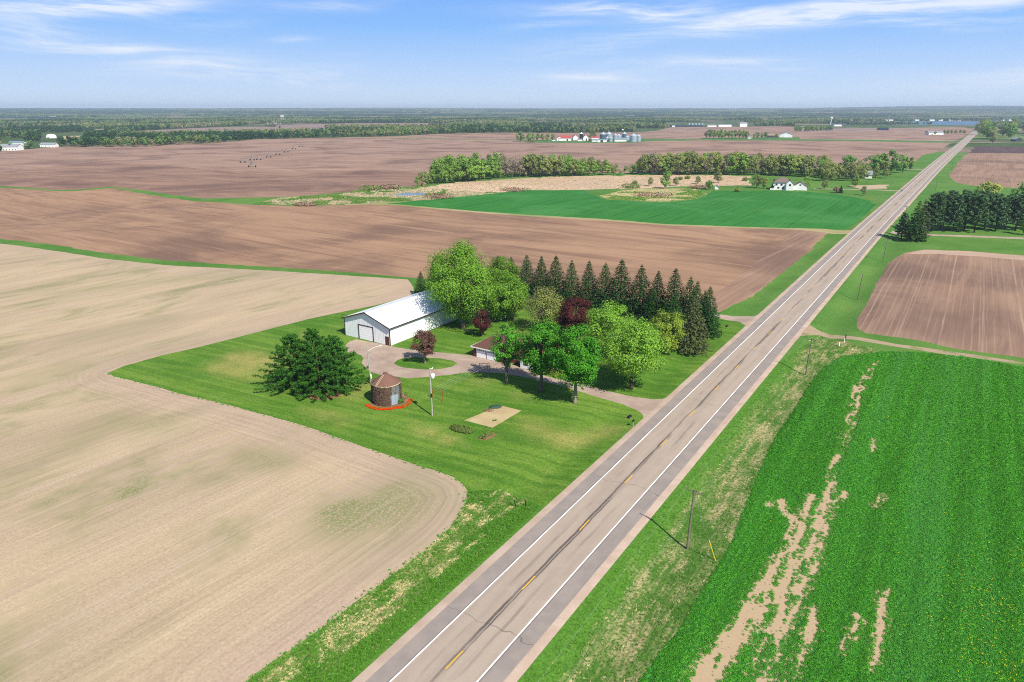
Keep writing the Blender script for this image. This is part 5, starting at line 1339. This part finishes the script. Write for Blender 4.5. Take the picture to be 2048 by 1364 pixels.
for px, py, lb in [(1805, 378, 'small yellow road sign at the far drive'), (1740, 405, 'pale yellow marker at the alfalfa corner')]:
    p = place(px, py); t = thing('road_sign', lb, 'sign', p, RZ); MB().tube([(0, 0, -.2), (0, 0, 2.0)], .05, 5).build('post', 'steel_grey', t); MB().quad((-.55, -.06, 2.2), (0, -.06, 1.65), (.55, -.06, 2.2), (0, -.06, 2.75)).quad((-.55, -.03, 2.2), (0, -.03, 2.75), (.55, -.03, 2.2), (0, -.03, 1.65)).build('plate', 'sign_yellow', t)
p = place(1803, 383.5); t = thing('mailbox', 'dark mailbox pair where the far drive meets the highway', 'mailbox', p, RZ); MB().box(-.9, .9, -.15, .15, 1.0, 1.5).build('box', 'mailbox_black', t); MB().box(-.1, .1, -.1, .1, -.2, 1.0).build('post', 'pole_wood', t)

# ------------------------------------------------------------------ garden plants
def bush(name, label, px, py, w, h, mat, n=420, seed=1, leaf=.28, cat='plant', sx=1., rz=0.):
    p = place(px, py); t = thing(name, label, cat, p, rz); g = np.random.default_rng(seed); P, Nn = blob(g, np.array((0, 0, h * .45)), 1., n, 1.); P = (P - np.array((0, 0, h * .45))) * np.array((w * sx, w, h * .55)) + np.array((0, 0, h * .45)); P[:, 2] = np.maximum(P[:, 2], .03)
    Vq, Fq = cards(P, Nn, leaf * (.6 + .7 * g.random(n)), .7, g); link('foliage', mesh_np('foliage', Vq, Fq, mat), t)
    m = MB()
    for k in range(5): m.tube([(0, 0, -.1), (w * sx * .5 * math.cos(k * 1.3), w * .5 * math.sin(k * 1.3), h * .7)], [.04, .012], 4, False)
    m.build('stem', 'bark_brown', t)
bush('garden_bush', 'clump of grey-green daylilies left of the small mulched bed', 923, 861, 1.25, .75, 'leaf_shrub', 1500, 3, .26, sx=2.1, rz=-.55)
bush('creeping_juniper', 'low blue-green juniper at the back corner of the sand bed', 991, 814.5, .95, .34, 'needle_blue', 1100, 4, .14, sx=1.45, rz=.2)
for k, (px, py) in enumerate([(962, 876), (968, 877.5), (972, 873), (979, 871), (984, 868), (975, 868), (966, 873)]): bush('bed_plant', ['spiky plant in the small mulched bed, its near corner', 'spiky plant low in the small mulched bed', 'spiky plant in the middle of the small mulched bed', 'spiky plant right of the middle of the small mulched bed', 'spiky plant at the right of the small mulched bed', 'spiky plant at the back of the small mulched bed', 'spiky plant at the left of the small mulched bed'][k], px, py, .4, .5, 'leaf_shrub', 90, 20 + k, .24)
for k, (px, py, lb) in enumerate([(987, 842, 'left of two small green sprouts in the sand bed'), (992, 841, 'right of two small green sprouts in the sand bed')]): bush('bed_plant', lb, px, py, .22, .3, 'leaf_maple', 60, 40 + k, .16)
bush('garden_bush', 'low rosy plants and stones at the back of the sand bed', 977, 821.5, .6, .35, 'brush_brown', 260, 44, .22, sx=1.8)
for k, (px, py, w, h, m_, lb) in enumerate([(1092, 741, 1.2, 1.3, 'brush_brown', 'rusty shrub beside the drive under the middle maple'), (1105, 748, 1.1, 1.0, 'leaf_shrub', 'green shrub beside the drive under the maples'), (1040, 722, 1., 1.1, 'leaf_far_dark', 'dark shrub at the garage corner'), (1115, 754, .9, .8, 'leaf_yellowgreen', 'yellowish shrub at the drive edge by the near maple'),
                                           (801, 805, .8, 1.1, 'leaf_far_dark', 'green bush against the bin door'), (806, 797, .7, .8, 'brush_brown', 'dry brown bush behind the tulips'), (812, 789, .4, .35, 'leaf_shrub', 'low grey-green stalks behind the bin')]): bush('shrub', lb, px, py, w, h, m_, 520, 60 + k, .3, 'shrub')
# brush piles in the marsh
for k, (px, py, w, h, lb) in enumerate([(878, 396, 7.5, 3., 'brown brush pile beside the marsh pond'), (1028, 382, 8., 2.5, 'long brown brush pile at the alfalfa edge'), (1305, 393, 10., 3., 'dark brush pile on the dry mound'), (742, 380, 6, 3.5, 'olive thicket at the marsh edge'), (1262, 376, 6, 4, 'low willow thicket at the right end of the reeds'), (1396, 377, 6, 3, 'brown thicket left of the white shed'), (780, 378, 6, 3.2, 'brown reeds thicket above the pond'), (611, 411, 5, 2, 'rusty weed patch at the field corner')]):
    bush('brush_pile', lb, px, py, w, h, 'brush_brown' if 'brown' in lb or 'dark' in lb or 'rusty' in lb else 'leaf_shrub', 420, 80 + k, 1.0, 'brush', 1.5)
for k, (px, py, lb) in enumerate([(846, 372, 'brown shrub at the left foot of the marsh tree line'), (1270, 368, 'shrub at the reed edge right of the tree line'), (1475, 383, 'small dark shrub in the far lawn'), (1360, 360, 'leafy shrub standing in the reeds'), (1375, 358, 'smaller leafy shrub in the reeds'), (1490, 362, 'shrub before the wood by the reeds')]):
    bush('shrub', lb, px, py, 2.6, 3., 'leaf_shrub' if k else 'brush_brown', 220, 100 + k, .9, 'shrub')

# ------------------------------------------------------------------ farm buildings in the distance
def gable(name, label, cat, px, py, w, l, e, r, wall, roof, rz=0., door=None, win=0, group=None, trim=None):
    """gable building, ridge along local y, front at -y; px,py is the middle of its front foot"""
    p = place(px, py); d = Vector((-math.sin(rz), math.cos(rz), 0)); c = p + d * l / 2
    t = thing(name, label, cat, (c.x, c.y, gz(c.x, c.y) - .05), rz, group); h = w / 2
    MB().prism([(-h, 0), (h, 0), (h, e), (0, r - .06), (-h, e)], -l / 2, l / 2).build('wall', wall, t); rf = MB(); ov = .5; sl = (r - e) / h
    for s_ in (-1, 1):
        P = [(s_ * (h + ov), -l / 2 - .5, e - ov * sl + .12), (s_ * (h + ov), l / 2 + .5, e - ov * sl + .12), (0, l / 2 + .5, r + .12), (0, -l / 2 - .5, r + .12)]; rf.slab(P if s_ > 0 else P[::-1], .14)
    rf.build('roof', roof, t)
    if door: MB().box(door[0], door[1], -l / 2 - .1, -l / 2 - .01, 0, door[2]).build('door', door[3], t)
    for k in range(win):
        y = -l / 2 + l * (k + .5) / win; f = MB().box(h + .01, h + .08, y - .7, y + .7, 1, 2.3).build('window', 'glass_dark', t); f = MB().box(-h - .08, -h - .01, y - .7, y + .7, 1, 2.3).build('window', 'glass_dark', t)
    return t
def long_shed(name, label, cat, px, py, length, depth, e, r, wall, roof, door=None, group=None, win=0, rz=0.):
    """ridge across the view; px,py is the middle of its long near wall"""
    p = place(px, py); c = p + Vector((-math.sin(rz) * depth / 2, math.cos(rz) * depth / 2, 0))
    t = thing(name, label, cat, (c.x, c.y, gz(c.x, c.y) - .05), rz, group); h = depth / 2
    MB().quad().__class__
    w_ = MB(); prof = [(-h, 0), (h, 0), (h, e), (0, r - .06), (-h, e)]
    n = len(w_.v); k = len(prof)
    w_.v += [(-length / 2, y, z) for y, z in prof] + [(length / 2, y, z) for y, z in prof]; w_.f += [tuple(range(k))[::-1], tuple(range(k, 2 * k))] + [(i, (i + 1) % k, k + (i + 1) % k, k + i) for i in range(k)]
    w_.build('wall', wall, t); rf = MB(); sl = (r - e) / h; ov = .5
    for s_ in (-1, 1):
        P = [(-length / 2 - .5, s_ * (h + ov), e - ov * sl + .12), (length / 2 + .5, s_ * (h + ov), e - ov * sl + .12), (length / 2 + .5, 0, r + .12), (-length / 2 - .5, 0, r + .12)]; rf.slab(P if s_ < 0 else P[::-1], .14)
    rf.build('roof', roof, t)
    if door: MB().box(door[0], door[1], -h - .1, -h - .01, 0, door[2]).build('door', door[3], t)
    for k in range(win): x = -length / 2 + length * (k + .5) / win; MB().box(x - .6, x + .6, -h - .08, -h - .01, 1, 2.2).build('window', 'glass_dark', t)
    return t
def round_bin(name, label, px, py, rad, hw, hr, wall='galv', roof='galv_roof', group='grain bins of the far farm', hoop=True):
    p = place(px, py); t = thing(name, label, 'grain bin', p, 0, group)
    MB().lathe([(rad, 0), (rad, hw)], 20).build('wall', wall, t, True); r_ = MB().lathe([(rad + .15, hw - .1), (rad + .15, hw), (rad * .12, hw + hr), (.02, hw + hr + .1)], 20).build('roof', roof, t); MB().lathe([(rad * .14, hw + hr - .1), (rad * .14, hw + hr + .5), (.02, hw + hr + .7)], 10).build('cap', roof, r_)
# farm with red roofs and bins (about 1.3 km off, 0.9 m per pixel)
long_shed('barn', 'long white barn with red roof, left end of the bin farm', 'barn', 1130, 281.5, 24, 12, 5, 9.5, 'white_siding', 'red_roof', (3, 6, 3.5, 'dark_shed'))
gable('barn', 'white gabled wing of the red-roofed barn', 'barn', 1119, 281.6, 11, 16, 5, 8, 'white_siding', 'red_roof', 0, (-2, 2, 4, 'grey_roof'))
gable('barn', 'narrow white gable with red roof left of the dark silo', 'barn', 1151, 280.5, 9, 22, 6.5, 10, 'white_siding', 'red_roof')
gable('barn', 'white gable with red roof right of the dark silo', 'barn', 1171.5, 281.2, 9.5, 24, 6.5, 10.5, 'white_siding', 'red_roof', 0, (0, 2.5, 4, 'dark_shed'))
long_shed('shed', 'small pale shed at the foot of the dark silo', 'shed', 1160, 282.2, 9, 6, 3.2, 4.2, 'white_siding', 'grey_roof')
long_shed('shed', 'low red-roofed shed between the olive tree and the bins', 'shed', 1190, 279.5, 14, 8, 4, 6, 'white_siding', 'red_roof')
long_shed('shed', 'small white shed left of the machine shed', 'shed', 1189, 283.3, 10, 7, 3, 5, 'white_siding', 'teal_roof')
round_bin('silo', 'tall dark blue silo with white dome in the bin farm', 1162.3, 281.3, 3.5, 13.2, 1.6, 'blue_silo', 'door_white', None)
long_shed('machine_shed', 'open-fronted machine shed before the left bins', 'shed', 1204, 284.3, 17, 10, 4, 5.2, 'white_siding', 'teal_roof', (-3, 2, 3.4, 'dark_shed'))  # closed dark slab stands in for the shade of the open bay
long_shed('machine_shed', 'long blue-roofed shed before the right bins', 'shed', 1241, 283.0, 22, 10, 4, 6.5, 'white_siding', 'teal_roof')
for k, (px, py, rd, hw, hr, lb) in enumerate([(1206, 279, 6.2, 10, 4, 'leftmost large grain bin behind the machine shed'), (1217.5, 278.4, 6.2, 10, 4.2, 'second large grain bin from the left'), (1214, 283.2, 2.8, 7, 2.2, 'slim pale bin before the two large left ones'), (1221.2, 283.4, 3.4, 7, 2, 'short bin right of the machine shed'),
                                               (1230.5, 280, 4, 9, 3, 'white bin left of the grain elevator leg'), (1237, 279.6, 4.6, 8, 3, 'bin just left of the elevator leg'), (1248.5, 279, 4.4, 10.5, 3.5, 'bin just right of the elevator leg'), (1254, 280, 3.6, 6, 2.2, 'low blue-grey bin before the right pair'),
                                               (1266.5, 283.8, 6, 11, 3.6, 'largest shiny bin of the right pair'), (1276.5, 283, 4.6, 9.5, 3, 'smaller bin at the right end of the farm')]): round_bin('grain_bin', lb, px, py, rd, hw, hr, 'galv' if k not in (0, 6) else 'galv_dark')
p = place(1244.5, 279.5); t = thing('elevator_leg', 'thin grain elevator tower rising between the bins', 'tower', p)
for sx, sy in ((-1, -1), (1, -1), (1, 1), (-1, 1)): MB().tube([(sx * .8, sy * .8, 0), (sx * .8, sy * .8, 18)], .12, 4).build('leg', 'steel_grey', t)
MB().box(-1.4, 1.4, -1.2, 1.2, 18, 20).build('head', 'white_siding', t); MB().tube([(0, 0, 19), (-6.5, 0, 12)], .2, 5).build('spout', 'steel_grey', t); MB().tube([(0, 0, 19), (4, 0, 14)], .2, 5).build('spout', 'steel_grey', t)
for k, (px, py, m_, lb) in enumerate([(1063, 284.5, 'car_red', 'red farm machine parked under the trees'), (1107, 283, 'door_white', 'white trailer on the grass left of the barns'), (1131, 284, 'tan_wall', 'tan wagon before the long red-roofed barn'), (1178, 283.3, 'blue_silo', 'dark blue tractor beside the white gable')]):
    p = place(px, py); t = thing('farm_machine', lb, 'vehicle', p, .1); MB().box(-3.5, 3.5, -1.2, 1.2, .7, 1.9).box(.8, 3.2, -1.1, 1.1, 1.9, 2.9).build('body', m_, t)
    for sx in (-2.2, 2.2):
        for sy in (-1.1, 1.1): o = MB().tube([(sx, sy - .2, .7), (sx, sy + .2, .7)], .7, 10).build('wheel', 'tyre', t)

# white house with hip roof beyond the alfalfa
def hip_house():
    p = place(1572, 380); t = thing('white_house', 'white two-storey house with grey-brown hip roof beyond the alfalfa', 'house', (p.x, p.y + 5, p.z - .05), -.35)
    MB().box(-7.5, 4, -5, 5, 0, 5.4).build('wall', 'white_siding', t)
    m = MB(); a, b, c, d = (-8.1, -5.6, 5.4), (4.6, -5.6, 5.4), (4.6, 5.6, 5.4), (-8.1, 5.6, 5.4); q, r_ = (-3, 0, 8.8), (0, 0, 8.8); m.quad(a, b, r_, q).quad(c, d, q, r_).quad(d, a, q).quad(b, c, r_).quad(d, c, b, a); m.build('roof', 'grey_shingle', t)
    MB().prism([(1.5, 0), (6.5, 0), (6.5, 5), (4, 7.6), (1.5, 5)], -7, 3).build('gable_wing', 'white_siding', t)
    m = MB(); m.slab([(4, -7.4, 7.75), (4, 3.4, 7.75), (1, 3.4, 4.7), (1, -7.4, 4.7)], .12).slab([(7, -7.4, 4.7), (7, 3.4, 4.7), (4, 3.4, 7.75), (4, -7.4, 7.75)], .12); m.build('wing_roof', 'grey_shingle', t)
    MB().prism([(6.5, 0), (16, 0), (16, 3), (11.25, 6), (6.5, 3)], -3.5, 4).build('garage_wing', 'white_siding', t)
    m = MB(); m.slab([(11.25, -3.9, 6.15), (11.25, 4.4, 6.15), (6.1, 4.4, 2.9), (6.1, -3.9, 2.9)], .12).slab([(16.4, -3.9, 2.9), (16.4, 4.4, 2.9), (11.25, 4.4, 6.15), (11.25, -3.9, 6.15)], .12); m.build('garage_roof', 'grey_shingle', t)
    for x, z in ((-6, 3.2), (-2.5, 3.2), (-4.5, .9), (-1, .9)):
        f = MB().box(x - .12, x + 1.52, -5.06, -5.01, z - .12, z + 1.42).build('window_frame', 'white_siding', t); MB().box(x, x + 1.4, -5.09, -5.062, z, z + 1.3).build('pane', 'glass_dark', f)
    MB().box(3.3, 4.7, -7.06, -7.01, 3.2, 4.6).build('window', 'glass_dark', t); MB().box(10.6, 11.8, -3.57, -3.51, 3.4, 4.4).build('window', 'glass_dark', t)
    MB().box(-9.5, -5, -7.5, -5.01, 0, .9).build('deck', 'white_siding', t)
hip_house()
gable('shed', 'small white garden shed beside the dark round tree', 'shed', 1433, 379, 2.6, 3.4, 2.4, 3.4, 'white_siding', 'grey_roof', -.3)
gable('house', 'pale hip house half hidden among the trees by the far drive', 'house', 1742, 356, 12, 14, 3, 6, 'white_siding', 'grey_roof', 1.2, None, 2)
gable('barn', 'broad cream gable barn beside the windbreak', 'barn', 1571.5, 274.8, 24, 30, 5.5, 9.5, 'white_siding', 'grey_roof', -.35, (-4, 4, 4.5, 'door_white'))
long_shed('shed', 'low brown open shed left of the broad cream barn', 'shed', 1542, 275, 14, 10, 4, 5.5, 'dark_shed', 'tan_wall'); long_shed('shed', 'tiny white shed in the windbreak', 'shed', 1499, 277, 7, 5, 2.6, 3.4, 'white_siding', 'grey_roof')
for k in range(5): round_bin('feed_bin', ['leftmost', 'second', 'middle', 'fourth', 'rightmost'][k] + ' shiny bin of the low row on the far field', 1378 + k * 6.6, 253.2, 4, 8, 3, 'galv', 'galv_roof', 'bins on the far field')
long_shed('barn', 'long dark livestock barn behind the row of shiny bins', 'barn', 1374, 253.8, 110, 16, 4, 6, 'dark_shed', 'dark_shed')
for px, py, ln, e, r, lb in [(1424, 253.8, 30, 5, 7, 'white shed right of the row of shiny bins'), (1450, 253.6, 44, 6, 8, 'long white shed on the far field ridge'), (1487, 253.6, 24, 11, 14, 'tall white building on the far field ridge'), (1347, 254, 10, 4, 6, 'small white hut left of the livestock barn'),
                             (1676, 252.5, 26, 5, 7, 'white metal shed before the lake woods'), (235, 250.6, 60, 6, 8, 'long white warehouse among the left woods'), (270, 250.8, 40, 5, 7, 'low white warehouse right of the long one'), (545, 247, 60, 8, 10, 'teal-white plant building among the far woods'), (640, 239, 50, 6, 8, 'small white farm far beyond the woods'), (1260, 233.5, 60, 6, 9, 'distant white sheds near the horizon'), (918, 250, 26, 6, 9, 'white farm house in the middle woods'), (930, 249, 12, 9, 11, 'narrow white barn in the middle woods'), (985, 250.5, 34, 5, 7, 'row of white sheds in the middle woods')]:
    long_shed('far_building', lb, 'building', px, py, ln, 14, e, r, 'white_siding', 'grey_roof')
p = place(566, 246.5); t = thing('tower', 'pale twin-legged tower rising from the far woods', 'tower', p); MB().box(-6, -2, -3, 3, 0, 27).build('shaft', 'tan_wall', t); MB().box(2, 6, -3, 3, 0, 27).build('shaft', 'tan_wall', t); MB().box(-6.5, 6.5, -3.5, 3.5, 27, 31).build('head', 'door_white', t)
p = place(1661, 250); t = thing('water_tower', 'round white water tower above the lake woods', 'tower', p); MB().lathe([(1.2, 0), (1.2, 22), (.02, 22)], 10).build('stem', 'door_white', t); MB().lathe([(.02, 20), (3.2, 22), (4.4, 25), (3.2, 28), (.02, 29)], 16).build('tank', 'door_white', t, True)
long_shed('shed', 'dark blue low shed on the far right fields', 'shed', 1768, 260.5, 26, 14, 4, 7, 'blue_silo', 'blue_silo')
long_shed('house', 'long grey-white house row among dark trees at the far right', 'house', 1872, 269.8, 34, 12, 5, 8, 'white_siding', 'grey_roof', None, None, 6)
gable('house', 'white gabled house rising from the far right grove', 'house', 1979, 263, 9, 12, 8, 13, 'white_siding', 'blue_silo', .2, None, 2)
gable('shed', 'dark shed with white gable under the far right grove', 'shed', 2037, 283, 12, 12, 4, 7, 'dark_shed', 'grey_roof', 0)
long_shed('far_building', 'long white building cut by the left edge', 'building', 10, 301, 34, 14, 5, 8.5, 'white_siding', 'grey_roof', None, None, 8); long_shed('far_building', 'pale blue-roofed shed behind the left edge building', 'building', 31, 292, 22, 12, 5, 7, 'white_siding', 'teal_roof')
long_shed('house', 'small cream house before the left woods', 'house', 95, 294.5, 22, 10, 4, 6.5, 'white_siding', 'grey_roof', None, None, 4)
p = place(103, 276); t = thing('storage_dome', 'white rounded storage dome among the left trees', 'building', p); MB().lathe([(9.5, 0), (9.2, 3.5), (7.6, 6.2), (4.5, 7.6), (.02, 8)], 24).build('shell', 'door_white', t, True); MB().box(-2, 2, -9.7, -9, 0, 3).build('door', 'grey_roof', t)
g_ = random.Random(3)
for k in range(26):                                             # homes along the lake shores
    px = (1700 + g_.random() * 348) if k < 18 else g_.random() * 120; py = (241.4 + g_.random() * .8) if k < 18 else 235.2
    long_shed('lake_house', 'tiny white house on the far lake shore' if k < 18 else 'tiny white house on the left lake shore', 'house', px, py, 12 + 14 * g_.random(), 10, 5, 9, 'white_siding', 'grey_roof', None, 'houses on the right lake shore' if k < 18 else 'houses on the left lake shore')

# ------------------------------------------------------------------ irrigation pivot
def pivot():
    T_ = [(485.5, 325.5), (504.5, 320.8), (517.6, 320), (537.6, 315.2), (555.7, 309.7), (572.5, 305), (588.3, 298.4), (602, 293.6)]
    base = place(*T_[0]); t = thing('irrigation_pivot', 'long wheeled irrigation boom standing in the far brown field', 'irrigation', base)
    pts = [place(*q) - base for q in T_]; topz = 4.6
    for k, p in enumerate(pts):
        nx = pts[min(k + 1, len(pts) - 1)] - pts[max(k - 1, 0)]; nx.z = 0; nx.normalize(); n = Vector((nx.y, -nx.x, 0))
        m = MB(); tw = link('tower', None, t); tw.location = p
        for s_ in (-2.4, 2.4): m.tube([tuple(n * s_ + Vector((0, 0, .8))), (0, 0, topz)], .16, 4)
        m.tube([tuple(n * -2.4 + Vector((0, 0, .8))), tuple(n * 2.4 + Vector((0, 0, .8)))], .16, 4); m.build('frame', 'irrig', tw)
        for s_ in (-2.4, 2.4): c = n * s_ + Vector((0, 0, .8)); MB().tube([tuple(c - nx * .25), tuple(c + nx * .25)], .85, 10).build('wheel', 'tyre', tw)
    for a, b in zip(pts, pts[1:]):
        m = MB(); pa = [tuple(a.lerp(b, q) + Vector((0, 0, topz + .9 * 4 * q * (1 - q)))) for q in (0, .25, .5, .75, 1)]; m.tube(pa, .16, 4); lo = [tuple(a.lerp(b, q) + Vector((0, 0, topz - .2 - .5 * 4 * q * (1 - q)))) for q in (0, .25, .5, .75, 1)]; m.tube(lo, .09, 4)
        for q in range(1, 4): m.tube([pa[q], lo[q]], .06, 4)
        m.build('span', 'irrig', t)
    p = place(504.5, 334.5); t2 = thing('pivot_cart', 'separate irrigation cart in front of the boom', 'irrigation', p); m = MB()
    for s_ in (-3.6, 3.6): m.tube([(s_, 0, .8), (0, 0, 6.4)], .2, 4)
    for s_ in (-3.6, 3.6): m.tube([(s_, 3, .8), (0, 1.5, 6.4)], .2, 4)
    m.tube([(-3.6, 0, .9), (3.6, 0, .9)], .16, 4).tube([(0, 0, 6.4), (0, 1.5, 6.4)], .2, 4).build('frame', 'irrig', t2)
    for s_ in (-3.6, 3.6): MB().tube([(s_ - .3, 0, .9), (s_ + .3, 0, .9)], .95, 10).build('wheel', 'tyre', t2)
    MB().box(-.5, .5, 0, 1., 3, 4.2).build('control_box', 'irrig', t2)
pivot()

# ------------------------------------------------------------------ ground cover
def tuft(seed, mat, n, r, h, w, spread=.5):
    g = np.random.default_rng(seed); V_, F_ = [], []
    for k in range(n):
        a = g.random() * 6.28; b = np.array((math.cos(a), math.sin(a), 0)) * r * g.random(); d = unit(np.array([[math.cos(a) * spread * (.4 + g.random()), math.sin(a) * spread * (.4 + g.random()), 1.]]))[0]
        s_ = np.array((-math.sin(a), math.cos(a), 0)) * w / 2; L = h * (.6 + .6 * g.random()); i = len(V_)
        V_ += [b - s_, b + s_, b + d * L * .6 + s_ * .8, b + d * L + np.array((math.cos(a), math.sin(a), -.3)) * L * .2]; F_.append((i, i + 1, i + 2, i + 3))
    return proto('tuft', mesh_np('tuft', V_, F_, mat))
def herb(seed, mat, n, r, h, leaf):
    g = np.random.default_rng(seed); P, Nn = blob(g, np.array((0, 0, h * .5)), 1, n, 1); P = np.c_[P[:, :2] * r, np.clip(P[:, 2] - h * .5, -1, 1) * h * .5 + h * .5]
    Nn = unit(Nn + np.array((0, 0, .8))); Vq, Fq = cards(P, Nn, leaf, .8, g); return proto('herb', mesh_np('herb', Vq, Fq, mat))
g = np.random.default_rng(77)
def in_view(x, y, m=60):
    px, py = project(x, y, 0.); return (px > -m) & (px < 2048 + m) & (py < 1364 + m * 2)
def sample(poly, n, dens=None):
    poly = np.asarray(poly); lo, hi = np.maximum(poly.min(0), (-120, 40)), np.minimum(poly.max(0), (170, 260)); x = lo[0] + (hi[0] - lo[0]) * g.random(n); y = lo[1] + (hi[1] - lo[1]) * g.random(n)
    k = inside(poly, x, y) & in_view(x, y)
    x, y = x[k], y[k]
    if dens is not None: k = g.random(len(x)) < dens(x, y); x, y = x[k], y[k]
    return x, y
regp = lambda nm, i=0: [p for n_, p in REG if n_ == nm][i]
# alfalfa on the right
x, y = sample(regp('alfalfa_field', 1), 400000, lambda x, y: np.clip(1.25 - np.hypot(x, y) / 260, .25, 1) * (1 - .96 * np.clip(bare_amount(x, y) * 1.3, 0, 1)))
sc_ = (.65 + .6 * g.random(len(x))) * np.clip(np.hypot(x, y) / 120, .85, 1.35) * (1 - .55 * np.clip(bare_amount(x, y) * 1.4, 0, 1))
scatter('alfalfa_plants', 'dense low green alfalfa plants of the near right field', np.c_[x, y, height(x, y) - .02], [herb(1, 'leaf_alfalfa', 26, .30, .24, .13), herb(2, 'leaf_alfalfa', 22, .26, .20, .12)], g.integers(0, 2, len(x)), sc_, g.random(len(x)) * 6.28)
# dandelions in the corner
x, y = sample(regp('alfalfa_field', 1), 90000, lambda x, y: np.clip((vnoise(x + 20, y, 6) - .35) * 2, 0, 1) * np.exp(-((road_st(x, y)[1] - 51) / 7.5) ** 2) * np.clip(1.3 - (road_st(x, y)[0] - 10) / 45, 0, 1) * .8 + .003)
scatter('dandelions', 'yellow dandelion blooms speckling the alfalfa corner', np.c_[x, y, height(x, y) + .28], [herb(3, 'petal_yellow', 4, .08, .05, .085)], np.zeros(len(x)), .7 + .6 * g.random(len(x)), g.random(len(x)) * 6.28)
# long grass of the ditches
for i in (0, 1):
    x, y = sample(regp('ditch_grass', i), 150000)
    s_, t_ = road_st(x, y); at = np.abs(t_); dn = .42 * vnoise(s_ / 5, t_, .8) + .33 * vnoise(x, y, 1.6) + .25 * vnoise(x + 9, y + 7, 9)
    prob = np.clip((dn - .46) * 6, .03, .92) * np.where(at > (10.4 if i else 10.8), 1, .04); dry = g.random(len(x)) < prob
    k = (at > 7.8) & (g.random(len(x)) < np.where(at < 9.5, .75, .5)); x, y, dry, at = x[k], y[k], dry[k], at[k]
    sc_ = (.55 + .6 * g.random(len(x))) * np.where(at < 9, .75, 1)
    scatter('ditch_grass_tufts', ('unmown green and straw-coloured grass of the left ditch', 'rough green and straw-coloured grass of the right ditch')[i], np.c_[x, y, height(x, y) - .03], [tuft(5, 'leaf_grass', 12, .24, .24, .05, 1.0), tuft(6, 'leaf_dry', 9, .26, .24, .032, 1.5)], dry.astype(int), sc_, g.random(len(x)) * 6.28)
# weeds along the edges of the tan field
edge = dense(PX(TAN_EDGE[9:] + TAN_REST[:9]), .22, closed=False); e2 = edge + g.normal(size=edge.shape) * .35
k = in_view(e2[:, 0], e2[:, 1]) & (g.random(len(e2)) < .75)
scatter('field_edge_weeds', 'ragged weeds along the edge of the tan field', np.c_[e2[k], height(e2[k, 0], e2[k, 1])], [tuft(7, 'leaf_grass', 10, .2, .38, .08), herb(8, 'leaf_alfalfa', 10, .3, .3, .22)], g.integers(0, 2, k.sum()), .35 + .5 * g.random(k.sum()), g.random(k.sum()) * 6.28)
# tulips round the bin
c, R_, a0 = CRIB; n = 900; an = a0 - 1.25 + 2.75 * g.random(n); rr = R_ + 1.1 + .75 * g.random(n) + np.where(an > a0 + .5, .55, 0)
x, y = c[0] + np.cos(an) * rr, c[1] + np.sin(an) * rr
tz = height(x, y)
scatter('tulips', 'ring of red tulips round the vine-covered bin', np.c_[x, y, tz], [tuft(9, 'leaf_grass', 6, .10, .3, .06), herb(10, 'petal_red', 7, .13, .25, .2)], (g.random(n) < .72).astype(int), .8 + .5 * g.random(n), g.random(n) * 6.28)
# reeds of the marsh
for nm, i, n in (('reed_bed', 0, 12000), ('reed_bed', 1, 8000), ('marsh', 0, 12000), ('dry_grass_patch', 0, 5000)):
    poly = regp(nm, i); lo, hi = poly.min(0), poly.max(0); x = lo[0] + (hi[0] - lo[0]) * g.random(n); y = lo[1] + (hi[1] - lo[1]) * g.random(n); k = inside(poly, x, y) & ~inside(regp('pond'), x, y); x, y = x[k], y[k]
    if nm == 'reed_bed': v_ = (g.random(len(x)) < .04).astype(int)
    else: v_ = (vnoise(x, y, 12) < .45).astype(int)
    scatter('reeds', {'reed_bed': ['pale standing reeds before the marsh tree line', 'pale standing reeds before the house wood'][i if nm == 'reed_bed' else 0], 'marsh': 'mixed reeds and sedge round the pond', 'dry_grass_patch': 'dry yellow grass on the mound'}[nm], np.c_[x, y, height(x, y) - .05],
            [tuft(11, 'leaf_reed', 12, .75, .38 if nm != 'dry_grass_patch' else .3, .10, 1.3), tuft(12, 'leaf_grass', 9, .7, .6, .2, .8)], v_, .7 + .6 * g.random(len(x)), g.random(len(x)) * 6.28)

# ------------------------------------------------------------------ haze: the air over the plain
def haze_vol(nt, out):
    v = nt.node('ShaderNodeVolumePrincipled'); v.inputs['Color'].default_value = (.70, .84, 1, 1); v.inputs['Density'].default_value = HAZE; v.inputs['Anisotropy'].default_value = .1
    nt.L.new(v.outputs[0], out.inputs['Volume'])
HAZE = 8.5e-5
material('haze', haze_vol)
MB().box(-18500, 18500, -18500, 18500, -6, 135).build('haze', 'haze', None, kind='stuff')

# ------------------------------------------------------------------ look-alike trees and houses: say which one, counting from the left
def ordinal(n): return '%d%s' % (n, 'th' if 10 < n % 100 < 14 else {1: 'st', 2: 'nd', 3: 'rd'}.get(n % 10, 'th'))
same = {}
for o in bpy.data.objects:
    if o.parent is None and o.get('category'): same.setdefault(o['label'], []).append(o)
for lb, os_ in same.items():
    if len(os_) > 1:
        os_.sort(key=lambda o: o.location.x / max(1., o.location.y))
        for k, o in enumerate(os_): o['label'] = lb + ', ' + ordinal(k + 1) + ' from left'
